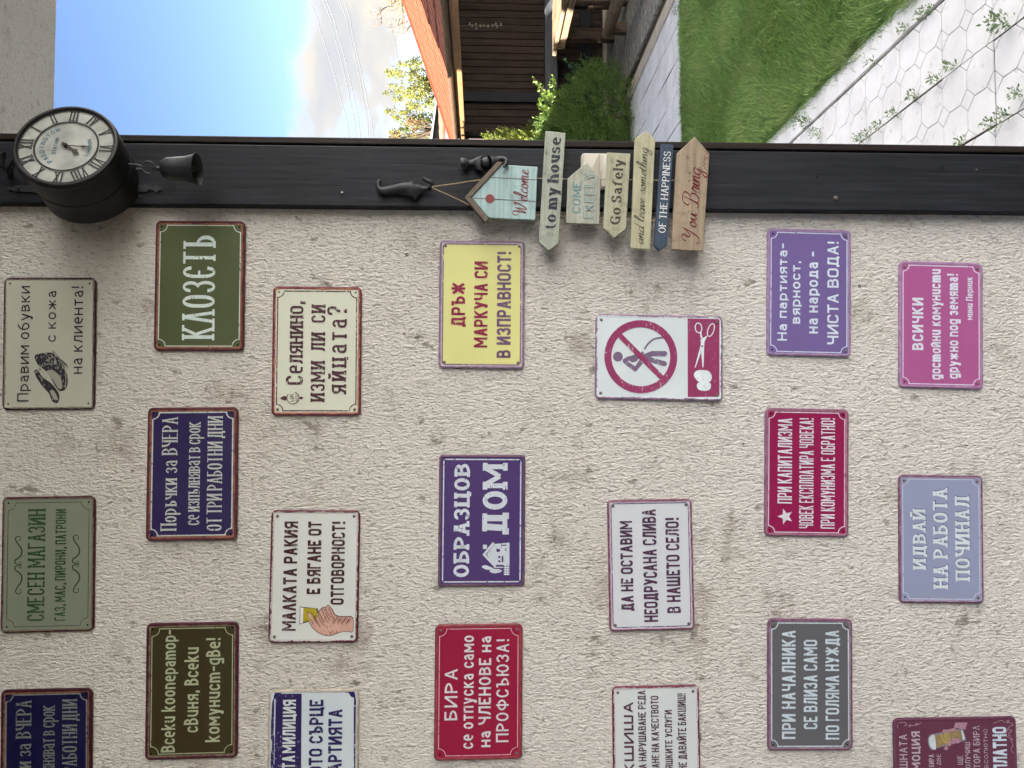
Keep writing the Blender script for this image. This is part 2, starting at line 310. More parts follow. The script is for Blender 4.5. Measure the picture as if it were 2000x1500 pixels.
class Letters:
    """collects flat ribbons in (u, v, height)"""
    def __init__(s): s.V = []; s.F = []; s.k = 0
    def quadstrip(s, A, B, closed=False):
        n = len(A); b = len(s.V); h = (s.k % 14) * 2.2e-5; s.k += 1
        for a, c in zip(A, B): s.V += [(a[0], a[1], h), (c[0], c[1], h)]
        for i in range(n - 1 + (1 if closed else 0)):
            j = (i + 1) % n; s.F.append((b + 2 * i, b + 2 * i + 1, b + 2 * j + 1, b + 2 * j))
    def poly(s, pts):
        b = len(s.V); h = (s.k % 14) * 2.2e-5; s.k += 1
        s.V += [(p[0], p[1], h) for p in pts]; s.F.append(tuple(range(b, b + len(pts))))
    def disc(s, c, r, k=20, ry=None):
        s.poly([(c[0] + r * math.cos(2 * math.pi * i / k), c[1] + (ry or r) * math.sin(2 * math.pi * i / k)) for i in range(k)])
    def ribbon(s, pts, wx, wy=None, closed=False, taper=None):
        """wx = thickness of upright strokes, wy = thickness of level strokes"""
        wy = wy or wx; P_ = [np.array(p, float) for p in pts]; n = len(P_); A = []; B = []
        def nrm(d): d = d / (np.linalg.norm(d) + 1e-9); return np.array([-d[1], d[0]])
        for i, p in enumerate(P_):
            if closed or 0 < i < n - 1:
                n1 = nrm(p - P_[i - 1]); n2 = nrm(P_[(i + 1) % n] - p)
                o1 = np.array([n1[0] * wx, n1[1] * wy]) / 2; o2 = np.array([n2[0] * wx, n2[1] * wy]) / 2
                d = n1 @ n2
                if d < .35 and abs(d) < .34:      # square corner: cover both strokes
                    o = o1 + o2
                else:
                    o = (o1 + o2) / 2; o = o / max(.5, math.sqrt((1 + max(d, -.6)) / 2))
            else:
                nn = nrm(P_[1] - P_[0]) if i == 0 else nrm(P_[-1] - P_[-2]); o = np.array([nn[0] * wx, nn[1] * wy]) / 2
            if taper: o = o * taper[i]
            A.append(p + o); B.append(p - o)
        s.quadstrip(A, B, closed)
    def cutline(s, a, b, w, ca, cb):
        """straight diagonal whose ends are cut level"""
        d = b - a; sn = abs(d[1]) / (np.linalg.norm(d) + 1e-9); hw = w / 2 * min(1.35, 1 / max(sn, .3))
        n = np.array([-d[1], d[0]]) / (np.linalg.norm(d) + 1e-9) * w / 2; n = n if n[0] > 0 else -n
        oa = np.array([hw, 0]) if ca else n; ob = np.array([hw, 0]) if cb else n
        s.quadstrip([a + oa, b + ob], [a - oa, b - ob])
    def glyph(s, g, x0, y0, bw, H, wx, wy, rad, serif=0., shear=0.):
        w, strokes = parse(g)
        lim = .36 if g in 'tomyhuseGSaflCOMEFRLY' else .20 if g in 'ШЩЖМЮшщжмюm' else .29
        wx = min(wx, lim * bw) if g not in '!.,I:l' else min(wx, .8 * bw); serif = min(serif, .17 * bw / H) if g not in 'Il' else serif
        def mp(p, inset=True):
            x = x0 + wx / 2 + p[0] / 10 * (bw - wx); yy = p[1] / 10
            y = y0 + (wy / 2 + yy * (H - wy) if inset else yy * H)
            return np.array([x + (y - y0) * shear, y])
        ser = []
        for closed, pts in strokes:
            n = len(pts); Q = [mp(p) for p in pts]
            def straight_axis(i, j): return abs(pts[i][0] - pts[j][0]) < 1e-6 or abs(pts[i][1] - pts[j][1]) < 1e-6
            if n == 2 and not straight_axis(0, 1):
                E = []
                for i in (0, 1):
                    yv = pts[i][1]; cut = min(abs(yv), abs(yv - 10), abs(yv - 7)) < 1e-6
                    q = Q[i].copy()
                    if cut: q = mp(pts[i], False) if abs(yv) < 1e-6 or abs(yv - 10) < 1e-6 else q + np.array([0, wy / 2 if yv > 0 else 0])
                    E.append((q, cut))
                s.cutline(E[0][0], E[1][0], (wx * .6 + wy * .4) if wx > wy * 1.2 and serif else max(wx, min(wy, wx * 1.1)) * .95, E[0][1], E[1][1])
                if serif:
                    for i in (0, 1):
                        if E[i][1] and not (g in 'АAΛMМИИйиNV' and False): ser.append((Q[i], pts[i][1]))
                continue
            out = []
            for i in range(n):
                if pts[i][2] and (closed or 0 < i < n - 1):
                    p0 = Q[(i - 1) % n]; p2 = Q[(i + 1) % n]
                    l0 = np.linalg.norm(p0 - Q[i]); l2 = np.linalg.norm(p2 - Q[i])
                    f0 = .5 if pts[(i - 1) % n][2] and (closed or i - 1 > 0) else .92; f2 = .5 if pts[(i + 1) % n][2] and (closed or i + 1 < n - 1) else .92
                    rr = rad * min(bw, H) if rad < 1 else 1e9
                    out += corner(p0, Q[i], p2, min(l0 * f0, rr), min(l2 * f2, rr))
                else: out.append(Q[i])
            # level the free ends that stand on the base or cap line
            for e, ix, nb in ((0, 0, 1), (-1, n - 1, n - 2)):
                if closed: break
                yv = pts[ix][1]
                if abs(pts[ix][0] - pts[nb][0]) < 1.01 and abs(pts[ix][1] - pts[nb][1]) > 1:
                    if abs(yv - round(yv)) < .3 and min(abs(yv), abs(yv - 10), abs(yv - 7)) < 1e-6:
                        sgn = -1 if pts[nb][1] > yv else 1; out[e] = out[e] + np.array([0, sgn * wy / 2]); 
                        if serif: ser.append((Q[ix], yv))
                elif abs(yv - pts[nb][1]) < 1e-6:                      # level arm reaches the side of the box
                    sgn = 1 if pts[ix][0] > pts[nb][0] else -1
                    if pts[ix][0] in (0., 10.): out[e] = out[e] + np.array([sgn * wx / 2, 0])
            cl = [out[0]]
            for q in out[1:]:
                if np.linalg.norm(q - cl[-1]) > 1e-6: cl.append(q)
            if closed and np.linalg.norm(cl[0] - cl[-1]) < 1e-6: cl.pop()
            s.ribbon(cl, wx, wy, closed)
            if serif:
                for i in range(n):
                    if pts[i][2] or (not closed and i in (0, n - 1)): continue
                    yv = pts[i][1]
                    if min(abs(yv), abs(yv - 10), abs(yv - 7)) < 1e-6 and any(abs(pts[j % n][0] - pts[i][0]) < 1.01 and abs(pts[j % n][1] - yv) > 2 for j in (i - 1, i + 1)): ser.append((Q[i], yv))
        for q, yv in ser:
            hw = wx / 2 + serif * H; th = max(wy, wx * .38) if serif > .05 else wy
            yc = q[1] + (-wy / 2 + th / 2 if yv < 1 else wy / 2 - th / 2)
            s.quadstrip([np.array([q[0] - hw, yc + th / 2]), np.array([q[0] + hw, yc + th / 2])], [np.array([q[0] - hw, yc - th / 2]), np.array([q[0] + hw, yc - th / 2])])
    def line(s, text, u0, u1, v, H, wx, wy=None, rad=.3, serif=0., shear=0., gap=1.9, space=5., ang=0.):
        """text between u0 and u1 on base line v with cap height H; weights are fractions of H"""
        wx = wx * H; wy = (wy * H) if wy else wx
        tot = 0
        for i, ch in enumerate(text):
            tot += space if ch == ' ' else float(GL[ch].split(';')[0])
            if i < len(text) - 1: tot += gap * (0.5 if ch == ' ' or text[i + 1] == ' ' else 1)
        k = (u1 - u0) / tot; x = u0; t = math.tan(ang)
        for i, ch in enumerate(text):
            w = (space if ch == ' ' else float(GL[ch].split(';')[0])) * k
            if ch != ' ':
                s.glyph(ch, x, v + (x - u0) * t, max(w, wx * 1.02), H, wx, wy, rad, serif, shear)
            x += w
            if i < len(text) - 1: x += gap * (0.5 if ch == ' ' or text[i + 1] == ' ' else 1) * k
    def mesh(s, name, mat, y=-.0006, rot=0.):
        me = mesh(name, [(a, y - h, b) for a, b, h in s.V], s.F, mat)
        # every print faces the viewer side (-y)
        bm = bmesh.new(); bm.from_mesh(me)
        for f in bm.faces:
            f.normal_update()
            if f.normal.y > 0: f.normal_flip()
        bmesh.ops.triangulate(bm, faces=[f for f in bm.faces if len(f.verts) > 4])
        bm.to_mesh(me); bm.free(); return me
    def build(s, name, mat, parent, y=-.0006): return obj(name, s.mesh(name, mat, y), parent)

def spline(pts, seg=5, closed=False):
    P_ = [np.array(p, float) for p in pts]; n = len(P_); out = []
    for i in range(n if closed else n - 1):
        p0 = P_[(i - 1) % n] if closed or i else P_[0]; p1 = P_[i]; p2 = P_[(i + 1) % n]; p3 = P_[(i + 2) % n] if closed or i + 2 < n else P_[-1]
        for j in range(seg):
            t = j / seg; out.append(.5 * (2 * p1 + (p2 - p0) * t + (2 * p0 - 5 * p1 + 4 * p2 - p3) * t * t + (3 * p1 - p0 - 3 * p2 + p3) * t ** 3))
    if not closed: out.append(P_[-1])
    return out

# joined-up script: widths and spline strokes, x height 4.5, ascender 10
SC = {
'a':(5.2,['4.2,3.6 3,4.6 .9,3 1,.6 2.4,0 4,2.2 4.5,4.4 4.2,1.2 4.7,.1 6,1.2']),'c':(4,['3.6,3.7 2.8,4.6 1,3 1,.7 2.4,0 4.6,1.4']),
'd':(5.2,['4.1,3.6 3,4.6 .9,3 1,.6 2.4,0 4.2,2.4 6,9.6','5.9,9.4 4.4,1.5 4.8,.1 6,1.2']),'e':(3.9,['0,1.2 2.2,2 3.5,3.6 2.6,4.6 1.2,3.2 1.1,.8 2.3,0 4.4,1.3']),
'g':(5,['4.1,3.6 3,4.6 .9,3 1,.6 2.4,.1 4.3,2.6','4.6,4.4 3.4,-3 2,-4.6 .6,-3.6 1.6,-1.8 6,1.2']),'h':(5.2,['0,1.2 3,6.6 3.4,9.6 2.4,9.8 1.6,6 1,0','1,0 1.8,3.2 3.4,4.6 4.1,3.6 3.6,1 4.3,.1 5.7,1.3']),
'i':(2.6,['0,1.3 1.5,4.5 1,1 1.7,.1 3.1,1.3','1.9,6.5 2.2,7.2']),'l':(3,['0,1.2 2.7,6.4 3,9.6 2,9.6 1.1,5 1,1 1.9,.1 3.4,1.3']),'m':(7.4,['0,1.4 1.4,4.4 1,0','1.2,1 2.4,4.2 3.5,4.4 3.4,2.6 3.2,0','3.3,1 4.6,4.2 5.8,4.4 5.8,2.4 5.6,.8 6.3,.1 7.9,1.3']),
'n':(5.2,['0,1.4 1.4,4.4 1,0','1.2,1 2.4,4.2 3.6,4.4 3.7,2.4 3.5,.8 4.2,.1 5.7,1.3']),'o':(4.4,['3,4.4 1.4,4.2 .7,1.8 1.7,0 3.4,1 3.6,3.4 2.6,4.6 3,3.4 4.9,3.4']),'r':(4,['0,1.4 1.6,5 2,3.8 3.4,4.2 2.8,1.2 3.2,.1 4.5,1.3']),
's':(3.8,['0,1.2 2.2,5 2.4,3.6 3.2,1.2 2,0 .7,.6','2,0 4.3,1.4']),'t':(3.2,['0,1.2 2.6,8','2.4,7.2 1.3,1.6 1.8,.1 3.7,1.3','.8,5.6 3.8,5.8']),'u':(5,['0,1.3 1.4,4.4 1.1,1.4 1.8,.1 3.4,1.6 4.2,4.4 3.9,1 4.4,.1 5.5,1.3']),
'v':(4.6,['0,1.4 1.2,4.4 1.8,3 2.2,0 4,3 4,4.6 5,3.8']),'W':(10.5,['-.6,6.4 -1.8,8 -.6,10.2 1.2,9.8 1.8,7.2 1.6,.4 4.6,8.6','4.6,8.8 4.6,.4 8,5.6 8.8,9.4 7.2,8.4 8.4,6.8']),
'Y':(9,['-.5,6.6 -.2,9 1.6,10 3.2,8.6 2.4,5.4 3.4,4.2 5.6,6 7.4,9.8','7.4,9.8 5.6,2 3.4,-2.2 .6,-2.6 -.2,-.8']),'B':(9.5,['4,9.6 3,3 1.6,.2 -.4,.4 -.6,1.8','.6,5.4 -.9,7.2 .8,9.8 4.5,10.3 7.4,9 6.4,6 3.8,5.4','4.2,5.4 7.6,5 8,2 5.6,0 3,.4 3,1.6']),
}
def script(Ls, text, u0, u1, v, H, wx, wy, shear=.28, space=4.2, ang=0.):
    tot = sum(space if c == ' ' else SC[c][0] for c in text); k = (u1 - u0) / tot; x = u0; t = math.tan(ang)
    for c in text:
        if c == ' ': x += space * k; continue
        for st in SC[c][1]:
            pts = [tuple(map(float, p.split(','))) for p in st.split(' ')]
            q = spline([(x + a * k + b / 10 * H * shear, v + (x - u0) * t + b / 10 * H) for a, b in pts], 6)
            n = len(q); Ls.ribbon(q, wx * H, wy * H, taper=[.55 + .45 * math.sin(math.pi * min(1, max(0, i / (n - 1)))) for i in range(n)])
        x += SC[c][0] * k

# ------------------------------------------------------------------ tin signs
def rrect(w, h, r, k=5):
    out = []
    for cx, cy, a0 in ((w / 2 - r, h / 2 - r, 0), (-w / 2 + r, h / 2 - r, 90), (-w / 2 + r, -h / 2 + r, 180), (w / 2 - r, -h / 2 + r, 270)):
        for i in range(k + 1):
            a = R(a0 + 90 * i / k); out.append((cx + r * math.cos(a), cy + r * math.sin(a)))
    return out
def plate_mesh(w, h, mat, r=.012, ridge=.0016):
    prof = [(0, .0030), (0, .0004), (.0006, 0), (.0022, -ridge * .9), (.0036, -ridge), (.0052, -ridge * .8), (.0074, 0)]
    V = []; F = []; k = 6; n = 4 * (k + 1)
    for ins, y in prof:
        for x, z in rrect(w - 2 * ins, h - 2 * ins, max(r - ins, .003), k): V.append((x, y, z))
    for i in range(len(prof) - 1):
        for j in range(n): F.append((i * n + j, i * n + (j + 1) % n, (i + 1) * n + (j + 1) % n, (i + 1) * n + j))
    F.append(tuple(range((len(prof) - 1) * n, len(prof) * n)))
    me = mesh('plate', V, F, mat)
    bm = bmesh.new(); bm.from_mesh(me)
    for f in bm.faces:
        f.normal_update()
        if f.normal.y > .01: f.normal_flip()
        f.smooth = len(f.verts) == 4
    bm.to_mesh(me); bm.free(); return me

def sign_mat(name, col, rim, w, h, rimw=.006, jag=.005, chip=(.30, .13, .07), chips=.5, scratch=.5, seed=0, gloss=.42):
    t = MT(name, gloss, .32); v = t.vec(); s = t.sep(v)
    mv = t.n('ShaderNodeMapping'); mv.inputs['Location'].default_value = (seed * 3.7, seed * 1.3, seed * 7.1); t.t.links.new(v, mv.inputs[0]); v2 = mv.outputs[0]
    dx = t.math('SUBTRACT', w / 2, t.math('ABSOLUTE', s['X'])); dz = t.math('SUBTRACT', h / 2, t.math('ABSOLUTE', s['Z']))
    d = t.math('SMOOTH_MIN', dx, dz, .006)
    nf = t.noise(v2, 260, 3, .7); nc = t.noise(v2, 45, 5, .75)
    d2 = t.math('ADD', d, t.math('MULTIPLY', t.math('SUBTRACT', nc, .5), jag * 2.4)); d2 = t.math('ADD', d2, t.math('MULTIPLY', t.math('SUBTRACT', nf, .5), jag * .8))
    worn = t.ramp(d2, rimw - .0006, rimw + .0002, 1, 0)                       # 1 = bare or rusty rim
    cm = t.ramp(t.math('SUBTRACT', d2, t.math('MULTIPLY', t.math('SUBTRACT', nc, .42), .020)), rimw + .0006, rimw + .0016, chips, 0)
    # paler cloudy patches, thin scratches
    cl = t.ramp(t.noise(v2, 9, 4, .6), .35, .75, 0, .13)
    sc = t.ramp(t.noise(t.vec((12, 12, 330), rot=(0, .9, 0)), 3, 3, .6), .70, .74, 0, .35 * scratch)
    sp = t.ramp(nf, .74, .78, 0, .5 * scratch)
    base = t.mix(cl, col, tuple(min(1, c * 1.35 + .02) for c in col))
    lighter = tuple(min(1, c * .6 + .20) for c in col) if sum(col) < 1.2 else tuple(c * .62 for c in col)
    base = t.mix(sc, base, lighter); base = t.mix(sp, base, lighter)
    base = t.mix(cm, base, chip)
    rv = t.mix(t.ramp(t.noise(v2, 60, 4), .35, .7), tuple(c * .75 for c in rim), tuple(min(1, c * 1.3) for c in rim))
    t.color(t.mix(worn, base, rv))
    t.rough(t.ramp(nc, .3, .7, gloss - .14, gloss + .14))
    t.bump(t.math('ADD', t.math('MULTIPLY', worn, -.25), t.math('MULTIPLY', t.noise(v2, 7, 2), 3.0)), .35, .0016)
    return t.m
def print_mat(name, col, under, wear=.5, seed=0):
    t = MT(name, .45, .2); v = t.vec(); mv = t.n('ShaderNodeMapping'); mv.inputs['Location'].default_value = (seed * 2.1, 3, seed * .7); mv.inputs['Scale'].default_value = (1, 1, 2.2); t.t.links.new(v, mv.inputs[0])
    a = t.noise(mv.outputs[0], 95, 5, .72); b = t.noise(mv.outputs[0], 14, 3)
    f = t.ramp(t.math('ADD', a, t.math('MULTIPLY', b, .35)), .80 - .05 * wear, .84 - .05 * wear, 0, .85)
    t.color(t.mix(f, t.mix(t.ramp(b, .3, .7), tuple(c * .92 for c in col), tuple(min(1, c * 1.06) for c in col)), under))
    return t.m
_screw = None
def screw_mesh():
    global _screw
    if _screw is None:
        m = MB(); m.lathe([(0, -.0008), (.0010, -.0018), (.0020, -.0020), (.0032, -.0012), (.0036, .0004)], 10, Matrix.Rotation(R(-90), 4, 'X'))
        # slot
        _screw = m.mesh('screw', M_screw, True)
    return _screw
_hole = None
def hole_mesh():
    global _hole
    if _hole is None:
        _hole = mesh('hole', [(.0022 * math.cos(a * math.pi / 4), 0, .0022 * math.sin(a * math.pi / 4)) for a in range(8)], [tuple(range(8))], M_hole)
    return _hole

LETTER = {}
def sign(label, quad, col, rimcol, lines, ink, wall, border=None, bcol=None, rimw=.006, jag=.005, chips=.5, scratch=.5, extra=None, wear=.5, screws=(1, 1, 0, 1), portrait=False, chip=(.30, .13, .07), gap=.0065, tilt=(0, 0), full_h=None, full_w=None, gloss=.42, ridge=.0010, r=.012):
    jag *= 1.25; chips = min(1, chips * 1.35)
    """quad: where the picture shows the plate's corners (image TL, TR, BR, BL = top right, bottom right, bottom left, top left)"""
    wl = .3 * np.array(lin(wall)) + .7 * np.array(lin((186, 181, 172)))  # mostly level wall reference: the upper wall's shade stays in the sign colours
    def C_(c):
        m_ = sum(c) / 3; c = tuple(m_ + (x - m_) * .90 for x in c)
        return tuple(np.clip(np.array(lin(c)) / wl * np.array(WALLC) * .745 - .005, .004, .86))
    q = [P(*p, -gap) for p in quad]
    right = (q[0] - q[3] + q[1] - q[2]) / 2; ang = math.atan2(right[2], right[0])
    w = (np.linalg.norm(q[0] - q[3]) + np.linalg.norm(q[1] - q[2])) / 2; h = (np.linalg.norm(q[0] - q[1]) + np.linalg.norm(q[3] - q[2])) / 2
    ctr = sum(q) / 4; er = np.array([math.cos(ang), 0, math.sin(ang)]); eu = np.array([-math.sin(ang), 0, math.cos(ang)])
    if full_w:                                      # the plate runs on beyond the picture: right edge given
        rc = (q[0] + q[1]) / 2; w = full_w; ctr = rc - er * w / 2
    def loc(px, py): d = P(px, py, -gap) - ctr; return np.array([d @ er, d @ eu])
    if tilt == (0, 0): tilt = (R(random.uniform(-.9, .9)), R(random.uniform(-.9, .9)))
    root = empty('tin_sign', tuple(ctr), (tilt[0], -ang, tilt[1])); tag(root, label, 'tin sign', 'tin signs on the plaster wall')
    sd = len(LETTER) + 1; LETTER[sd] = 1
    cc = C_(col); mt = sign_mat('tin_sign_paint', cc, C_(rimcol), w, h, rimw, jag, chip, chips, scratch, sd, gloss)
    obj('plate', plate_mesh(w, h, mt, r, ridge), root)
    im = print_mat('sign_print', C_(ink), cc, wear, sd)
    for ln in lines:
        text, pt, pb, ps, pe = ln[:5]; st = dict(ln[5]) if len(ln) > 5 else {}
        pm = (ps + pe) / 2; u0 = loc(pb, ps)[0]; u1 = loc(pb, pe)[0]; vb = loc(pb, pm)[1]; vt = loc(pt, pm)[1]
        wgt = st.pop('w', .16); c2 = st.pop('ink', None); sh = st.pop('shadow', None)
        if sh:
            Ls = Letters(); Ls.line(text, u0 + .0016, u1 + .0016, vb - .0016, vt - vb, wgt * 1.25, **{k_: (v_ * 1.25 if k_ == 'wy' else v_) for k_, v_ in st.items()}); Ls.build('lettering_shadow', print_mat('shadow_print', C_(sh), cc, 0, sd), root, -.0003)
        Ls = Letters(); Ls.line(text, u0, u1, vb, vt - vb, wgt, **st)
        Ls.build('lettering', im if c2 is None else print_mat('sign_print', C_(c2), cc, wear, sd), root, -.0007)
    if border:
        Ls = Letters(); typ, ins, rad, lw = border
        if typ == 'concave':
            hx, hz = w / 2 - ins, h / 2 - ins; pts = []
            for sx_, sz_, a0 in ((1, 1, 270), (-1, 1, 360), (-1, -1, 90), (1, -1, 180)):
                for i in range(9):
                    a = R(a0 - 90 * i / 8); pts.append((sx_ * hx + rad * math.cos(a), sz_ * hz + rad * math.sin(a)))
            Ls.ribbon(pts, lw, lw, True)
        else:
            Ls.ribbon(rrect(w - 2 * ins, h - 2 * ins, rad, 5), lw, lw, True)
        Ls.build('border_line', print_mat('border_print', C_(bcol or ink), cc, wear + .5, sd + 40), root, -.0005)
    i = 0
    for sx_ in (-1, 1):
        for sz_ in (-1, 1):
            sc = screws[i]; i += 1
            obj('screw' if sc else 'hole', screw_mesh() if sc else hole_mesh(), root, (sx_ * (w / 2 - .0135), -.0006, sz_ * (h / 2 - .0135)), (0, random.uniform(0, 3), 0))
    if extra: extra(root, loc, C_, cc, sd)
    return root

# ================================================================== large structure
def label_struct(o): o['kind'] = 'structure'; return o
def quad_wall(name, V, F, mat, parent=None): return obj(name, mesh(name, V, F, mat), parent)

# wall of the porch (the signs hang on it), end hidden behind the corner post
xe = .625
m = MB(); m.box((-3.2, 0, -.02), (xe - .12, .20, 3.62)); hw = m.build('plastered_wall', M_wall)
tag(hw, 'rough cream plaster house wall covered with rows of tin signs', 'house wall')
# porch ceiling slab reaching out past the wall
m = MB(); m.box((-3.2, -3.0, 3.10), (2.9, .83, 3.34)); sf = m.build('porch_soffit', M_soffit)
tag(sf, 'pale plaster soffit of the porch roof above the clock', 'soffit')
ceil = empty('bounce_cut_ceiling', (0, -1.5, 3.07)); tag(ceil, 'added unseen dark board ceiling under the porch roof, cutting bounced light', 'ceiling')  # added, unseen: dark boards soak up light bounced onto the upper wall
for i in range(20):
    m = MB(); m.box((-3.19, -.145, -.012), (2.86, -.003, .022)); o = m.build('ceiling_board', M_post2, ceil); o.location = (0, 1.47 - i * .148, 0)
# rest of the house: unseen wing, storey and annexe shaped to block the sun
hb = empty('house', (-3, 1, 0)); tag(hb, 'unseen two storey house body around the porch wall, shaped to block the sun', 'house')
def hpart(name, a, b, mat=None, par=None, off=(-3, 1, 0)):
    m = MB(); m.box(tuple(np.array(a) - off), tuple(np.array(b) - off)); return m.build(name, mat or M_soffit, par or hb)
hpart('sun_block_wing', (-7, -12.0, 0), (-3.21, 3.5, 6.4), simple('brown_render', (.26, .23, .20), .9)); m = MB(); m.prism([(-.205, -2.30, 3.35), (3.2, -2.30, 3.35), (3.2, 3.70, 3.35), (-.205, 2.52, 3.35)], (0, 0, 3.05)); m.build('sun_block_storey', M_soffit, hb)
hpart('ground_floor', (-3.2, .21, 0), (-.3, 4.6, 3.09)); hpart('sun_block_annexe', (-7, 4.75, 0), (.55, 12.5, 2.55))
m = MB(); m.prism([(-4.2, -13.3, 6.42), (.1, -13.3, 6.42), (-2.1, -13.3, 7.9)], (0, 14.4, 0)); m.build('roof', simple('house_roof_tile', (.20, .08, .05)), hb)
# added unseen houses: the white one bounces sunlight, the low one blocks low sky
M_wh = simple('white_render', (.76, .76, .76), .9, .1, 0, .05, 4); M_win = simple('dark_window_pane', (.03, .035, .04), .15, .6)
for nm, lb, A_, B_, off in (('reflector_house', 'added unseen white house right of the garden, reflecting sunlight onto wall and paving', (7.5, -20, 0), (15, 9.0, 8), (11, -8, 0)), ('sky_block_house', 'added unseen low house behind the viewer, blocking the low sky', (-5, -27, 0), (7, -21.5, 4.2), (1, -24, 0))):
    e_ = empty(nm, off); tag(e_, lb, 'house'); hpart('wall', A_, B_, M_wh if nm == 'reflector_house' else M_soffit, e_, off)
    m = MB(); m.prism([(A_[0] - .4 - off[0], A_[1] - .4 - off[1], B_[2] + .004), (B_[0] + .4 - off[0], A_[1] - .4 - off[1], B_[2] + .004), ((A_[0] + B_[0]) / 2 - off[0], A_[1] - .4 - off[1], B_[2] + 1.9)], (0, B_[1] - A_[1] + .8, 0)); m.build('roof', simple('far_roof_tile', (.22, .09, .06)), e_)
    for k_ in range(4):
        if nm == 'reflector_house': hpart('window', (7.44, -14 + k_ * 4.2, 1.0), (7.52, -12.9 + k_ * 4.2, 2.4), M_win, e_, off)
        else: hpart('window', (-3.8 + k_ * 2.7, -21.52, 1.0), (-2.6 + k_ * 2.7, -21.44, 2.3), M_win, e_, off)

# corner post: wide dark board, narrow side board, groove between them
def strip(name, pts, y0, y1, mat, parent):
    m = MB(); m.prism([(p[0], y0, p[2]) for p in pts], (0, y1 - y0, 0)); return m.build(name, mat, parent, bevel=.002)
post = empty('corner_post', (.55, -.02, 0)); tag(post, 'dark stained timber corner post at the right end of the plaster wall', 'wooden post')
def edge(px0, py0, px1, py1, y):
    a = P(px0, py0, y); b = P(px1, py1, y); t0 = (3.09 - a[2]) / (b[2] - a[2]); t1 = (-.0 - a[2]) / (b[2] - a[2])
    return a + (b - a) * t0, a + (b - a) * t1
yb = -.030
l0, l1 = edge(0, 396, 2000, 414.5, yb); r0, r1 = edge(0, 276, 2000, 302, yb)
o_ = np.array([.55, -.02, 0])
strip('wide_board', [p - o_ for p in (l0, r0, r1, l1)], yb + .02, .045, M_post, post)
ys = -.022
a0, a1 = edge(0, 272.5, 2000, 298.5, ys); b0, b1 = edge(0, 259.5, 2000, 285, ys)
strip('side_board', [p - o_ for p in (a0, b0, b1, a1)], ys + .02, .20, M_post2, post)
strip('backing_board', [np.array([p[0], 0, p[2]]) - o_ for p in (r0 - [.03, 0, 0], b0 - [.004, 0, 0], b1 - [.004, 0, 0], r1 - [.03, 0, 0])], .03, .19, M_post2, post)
# nail and screw heads of the post
def nail(px, py, r=.0035, y=yb, mat=None, par=post, off=o_):
    m = MB(); m.lathe([(0, -.003), (r * .7, -.0028), (r, -.001), (r, .002)], 10, Matrix.Rotation(R(-90), 4, 'X'))
    o = m.build('screw', mat or M_screw, par, True); p = P(px, py, y); o.location = p - off; return o
M_white_s = simple('zinc_screw', (.42, .42, .42), .5, .5, .3)
nail(1632, 387, .0055); nail(668, 376.5, .003, mat=M_white_s); nail(1595, 345, .0022, mat=M_brass); nail(1907, 332, .0022)

# ------------------------------------------------------------------ the tin signs
def zf(loc, ox, oy, s): return lambda x, y: loc(ox + x / s, oy + y / s)
W1 = (122, 115, 100); W2 = (150, 141, 126); W3 = (165, 158, 148); W4 = (186, 180, 170); W5 = (195, 191, 186); W6 = (196, 193, 190); WD = (112, 102, 88)

def stroke(Ls, F_, pts, wz, s=1, closed=False, seg=5, smooth=True, taper=None):
    q = [F_(*p) for p in pts]; q = spline(q, seg, closed) if smooth else q
    u = np.linalg.norm(F_(0, 0) - F_(100, 0)) / 100
    Ls.ribbon(q, wz * u, wz * u, closed, taper if taper is None else [taper(i / (len(q) - 1)) for i in range(len(q))])
def blob(Ls, F_, pts, smooth=True, seg=4):
    q = [F_(*p) for p in pts]; Ls.poly(spline(q, seg, True) if smooth else q)

def shoe(root, loc, C_, cc, sd):
    F_ = zf(loc, 0, 400, 3.333); ink = print_mat('engraving_ink', C_((50, 46, 52)), cc, .9, 3)
    A = Letters()
    blob(A, F_, [(225, 985), (260, 968), (330, 962), (365, 985), (400, 1020), (425, 1070), (440, 1130), (436, 1180), (415, 1208), (388, 1212), (365, 1190), (330, 1130), (295, 1080), (255, 1050), (235, 1020)])
    blob(A, F_, [(222, 1080), (245, 1075), (275, 1120), (330, 1160), (365, 1200), (385, 1240), (380, 1280), (362, 1292), (335, 1275), (318, 1230), (270, 1175), (235, 1120)])
    A.build('shoe_print', ink, root, -.0005)
    B = Letters(); hi = print_mat('engraving_highlight', tuple(c * .85 for c in C_((160, 158, 140))), C_((50, 46, 52)), 1.1, 5)
    blob(B, F_, [(300, 1085), (340, 1075), (385, 1110), (405, 1160), (402, 1195), (380, 1195), (350, 1150), (318, 1110)])
    blob(B, F_, [(325, 1215), (345, 1205), (368, 1240), (372, 1270), (350, 1265)])
    for a, b in (((245, 1060), (300, 1110)), ((262, 1045), (240, 1095)), ((280, 1030), (255, 1085)), ((300, 1015), (350, 990)), ((290, 1040), (345, 1040)), ((275, 1130), (310, 1120)), ((380, 1010), (412, 1060)), ((330, 980), (360, 1010)), ((250, 1110), (275, 1150))):
        stroke(B, F_, [a, ((a[0] + b[0]) / 2 + 4, (a[1] + b[1]) / 2 - 4), b], 5)
    stroke(B, F_, [(420, 1050), (430, 1120), (425, 1190)], 5)
    B.build('shoe_highlight', hi, root, -.0009)
    C = Letters()
    for i in range(16):
        x = 330 + i * 6; stroke(C, F_, [(x, 985 + i * 4), (x + 12, 960 + i * 5), (x + 20, 945 + i * 8)], 3)
    C.build('hatching', ink, root, -.0006)

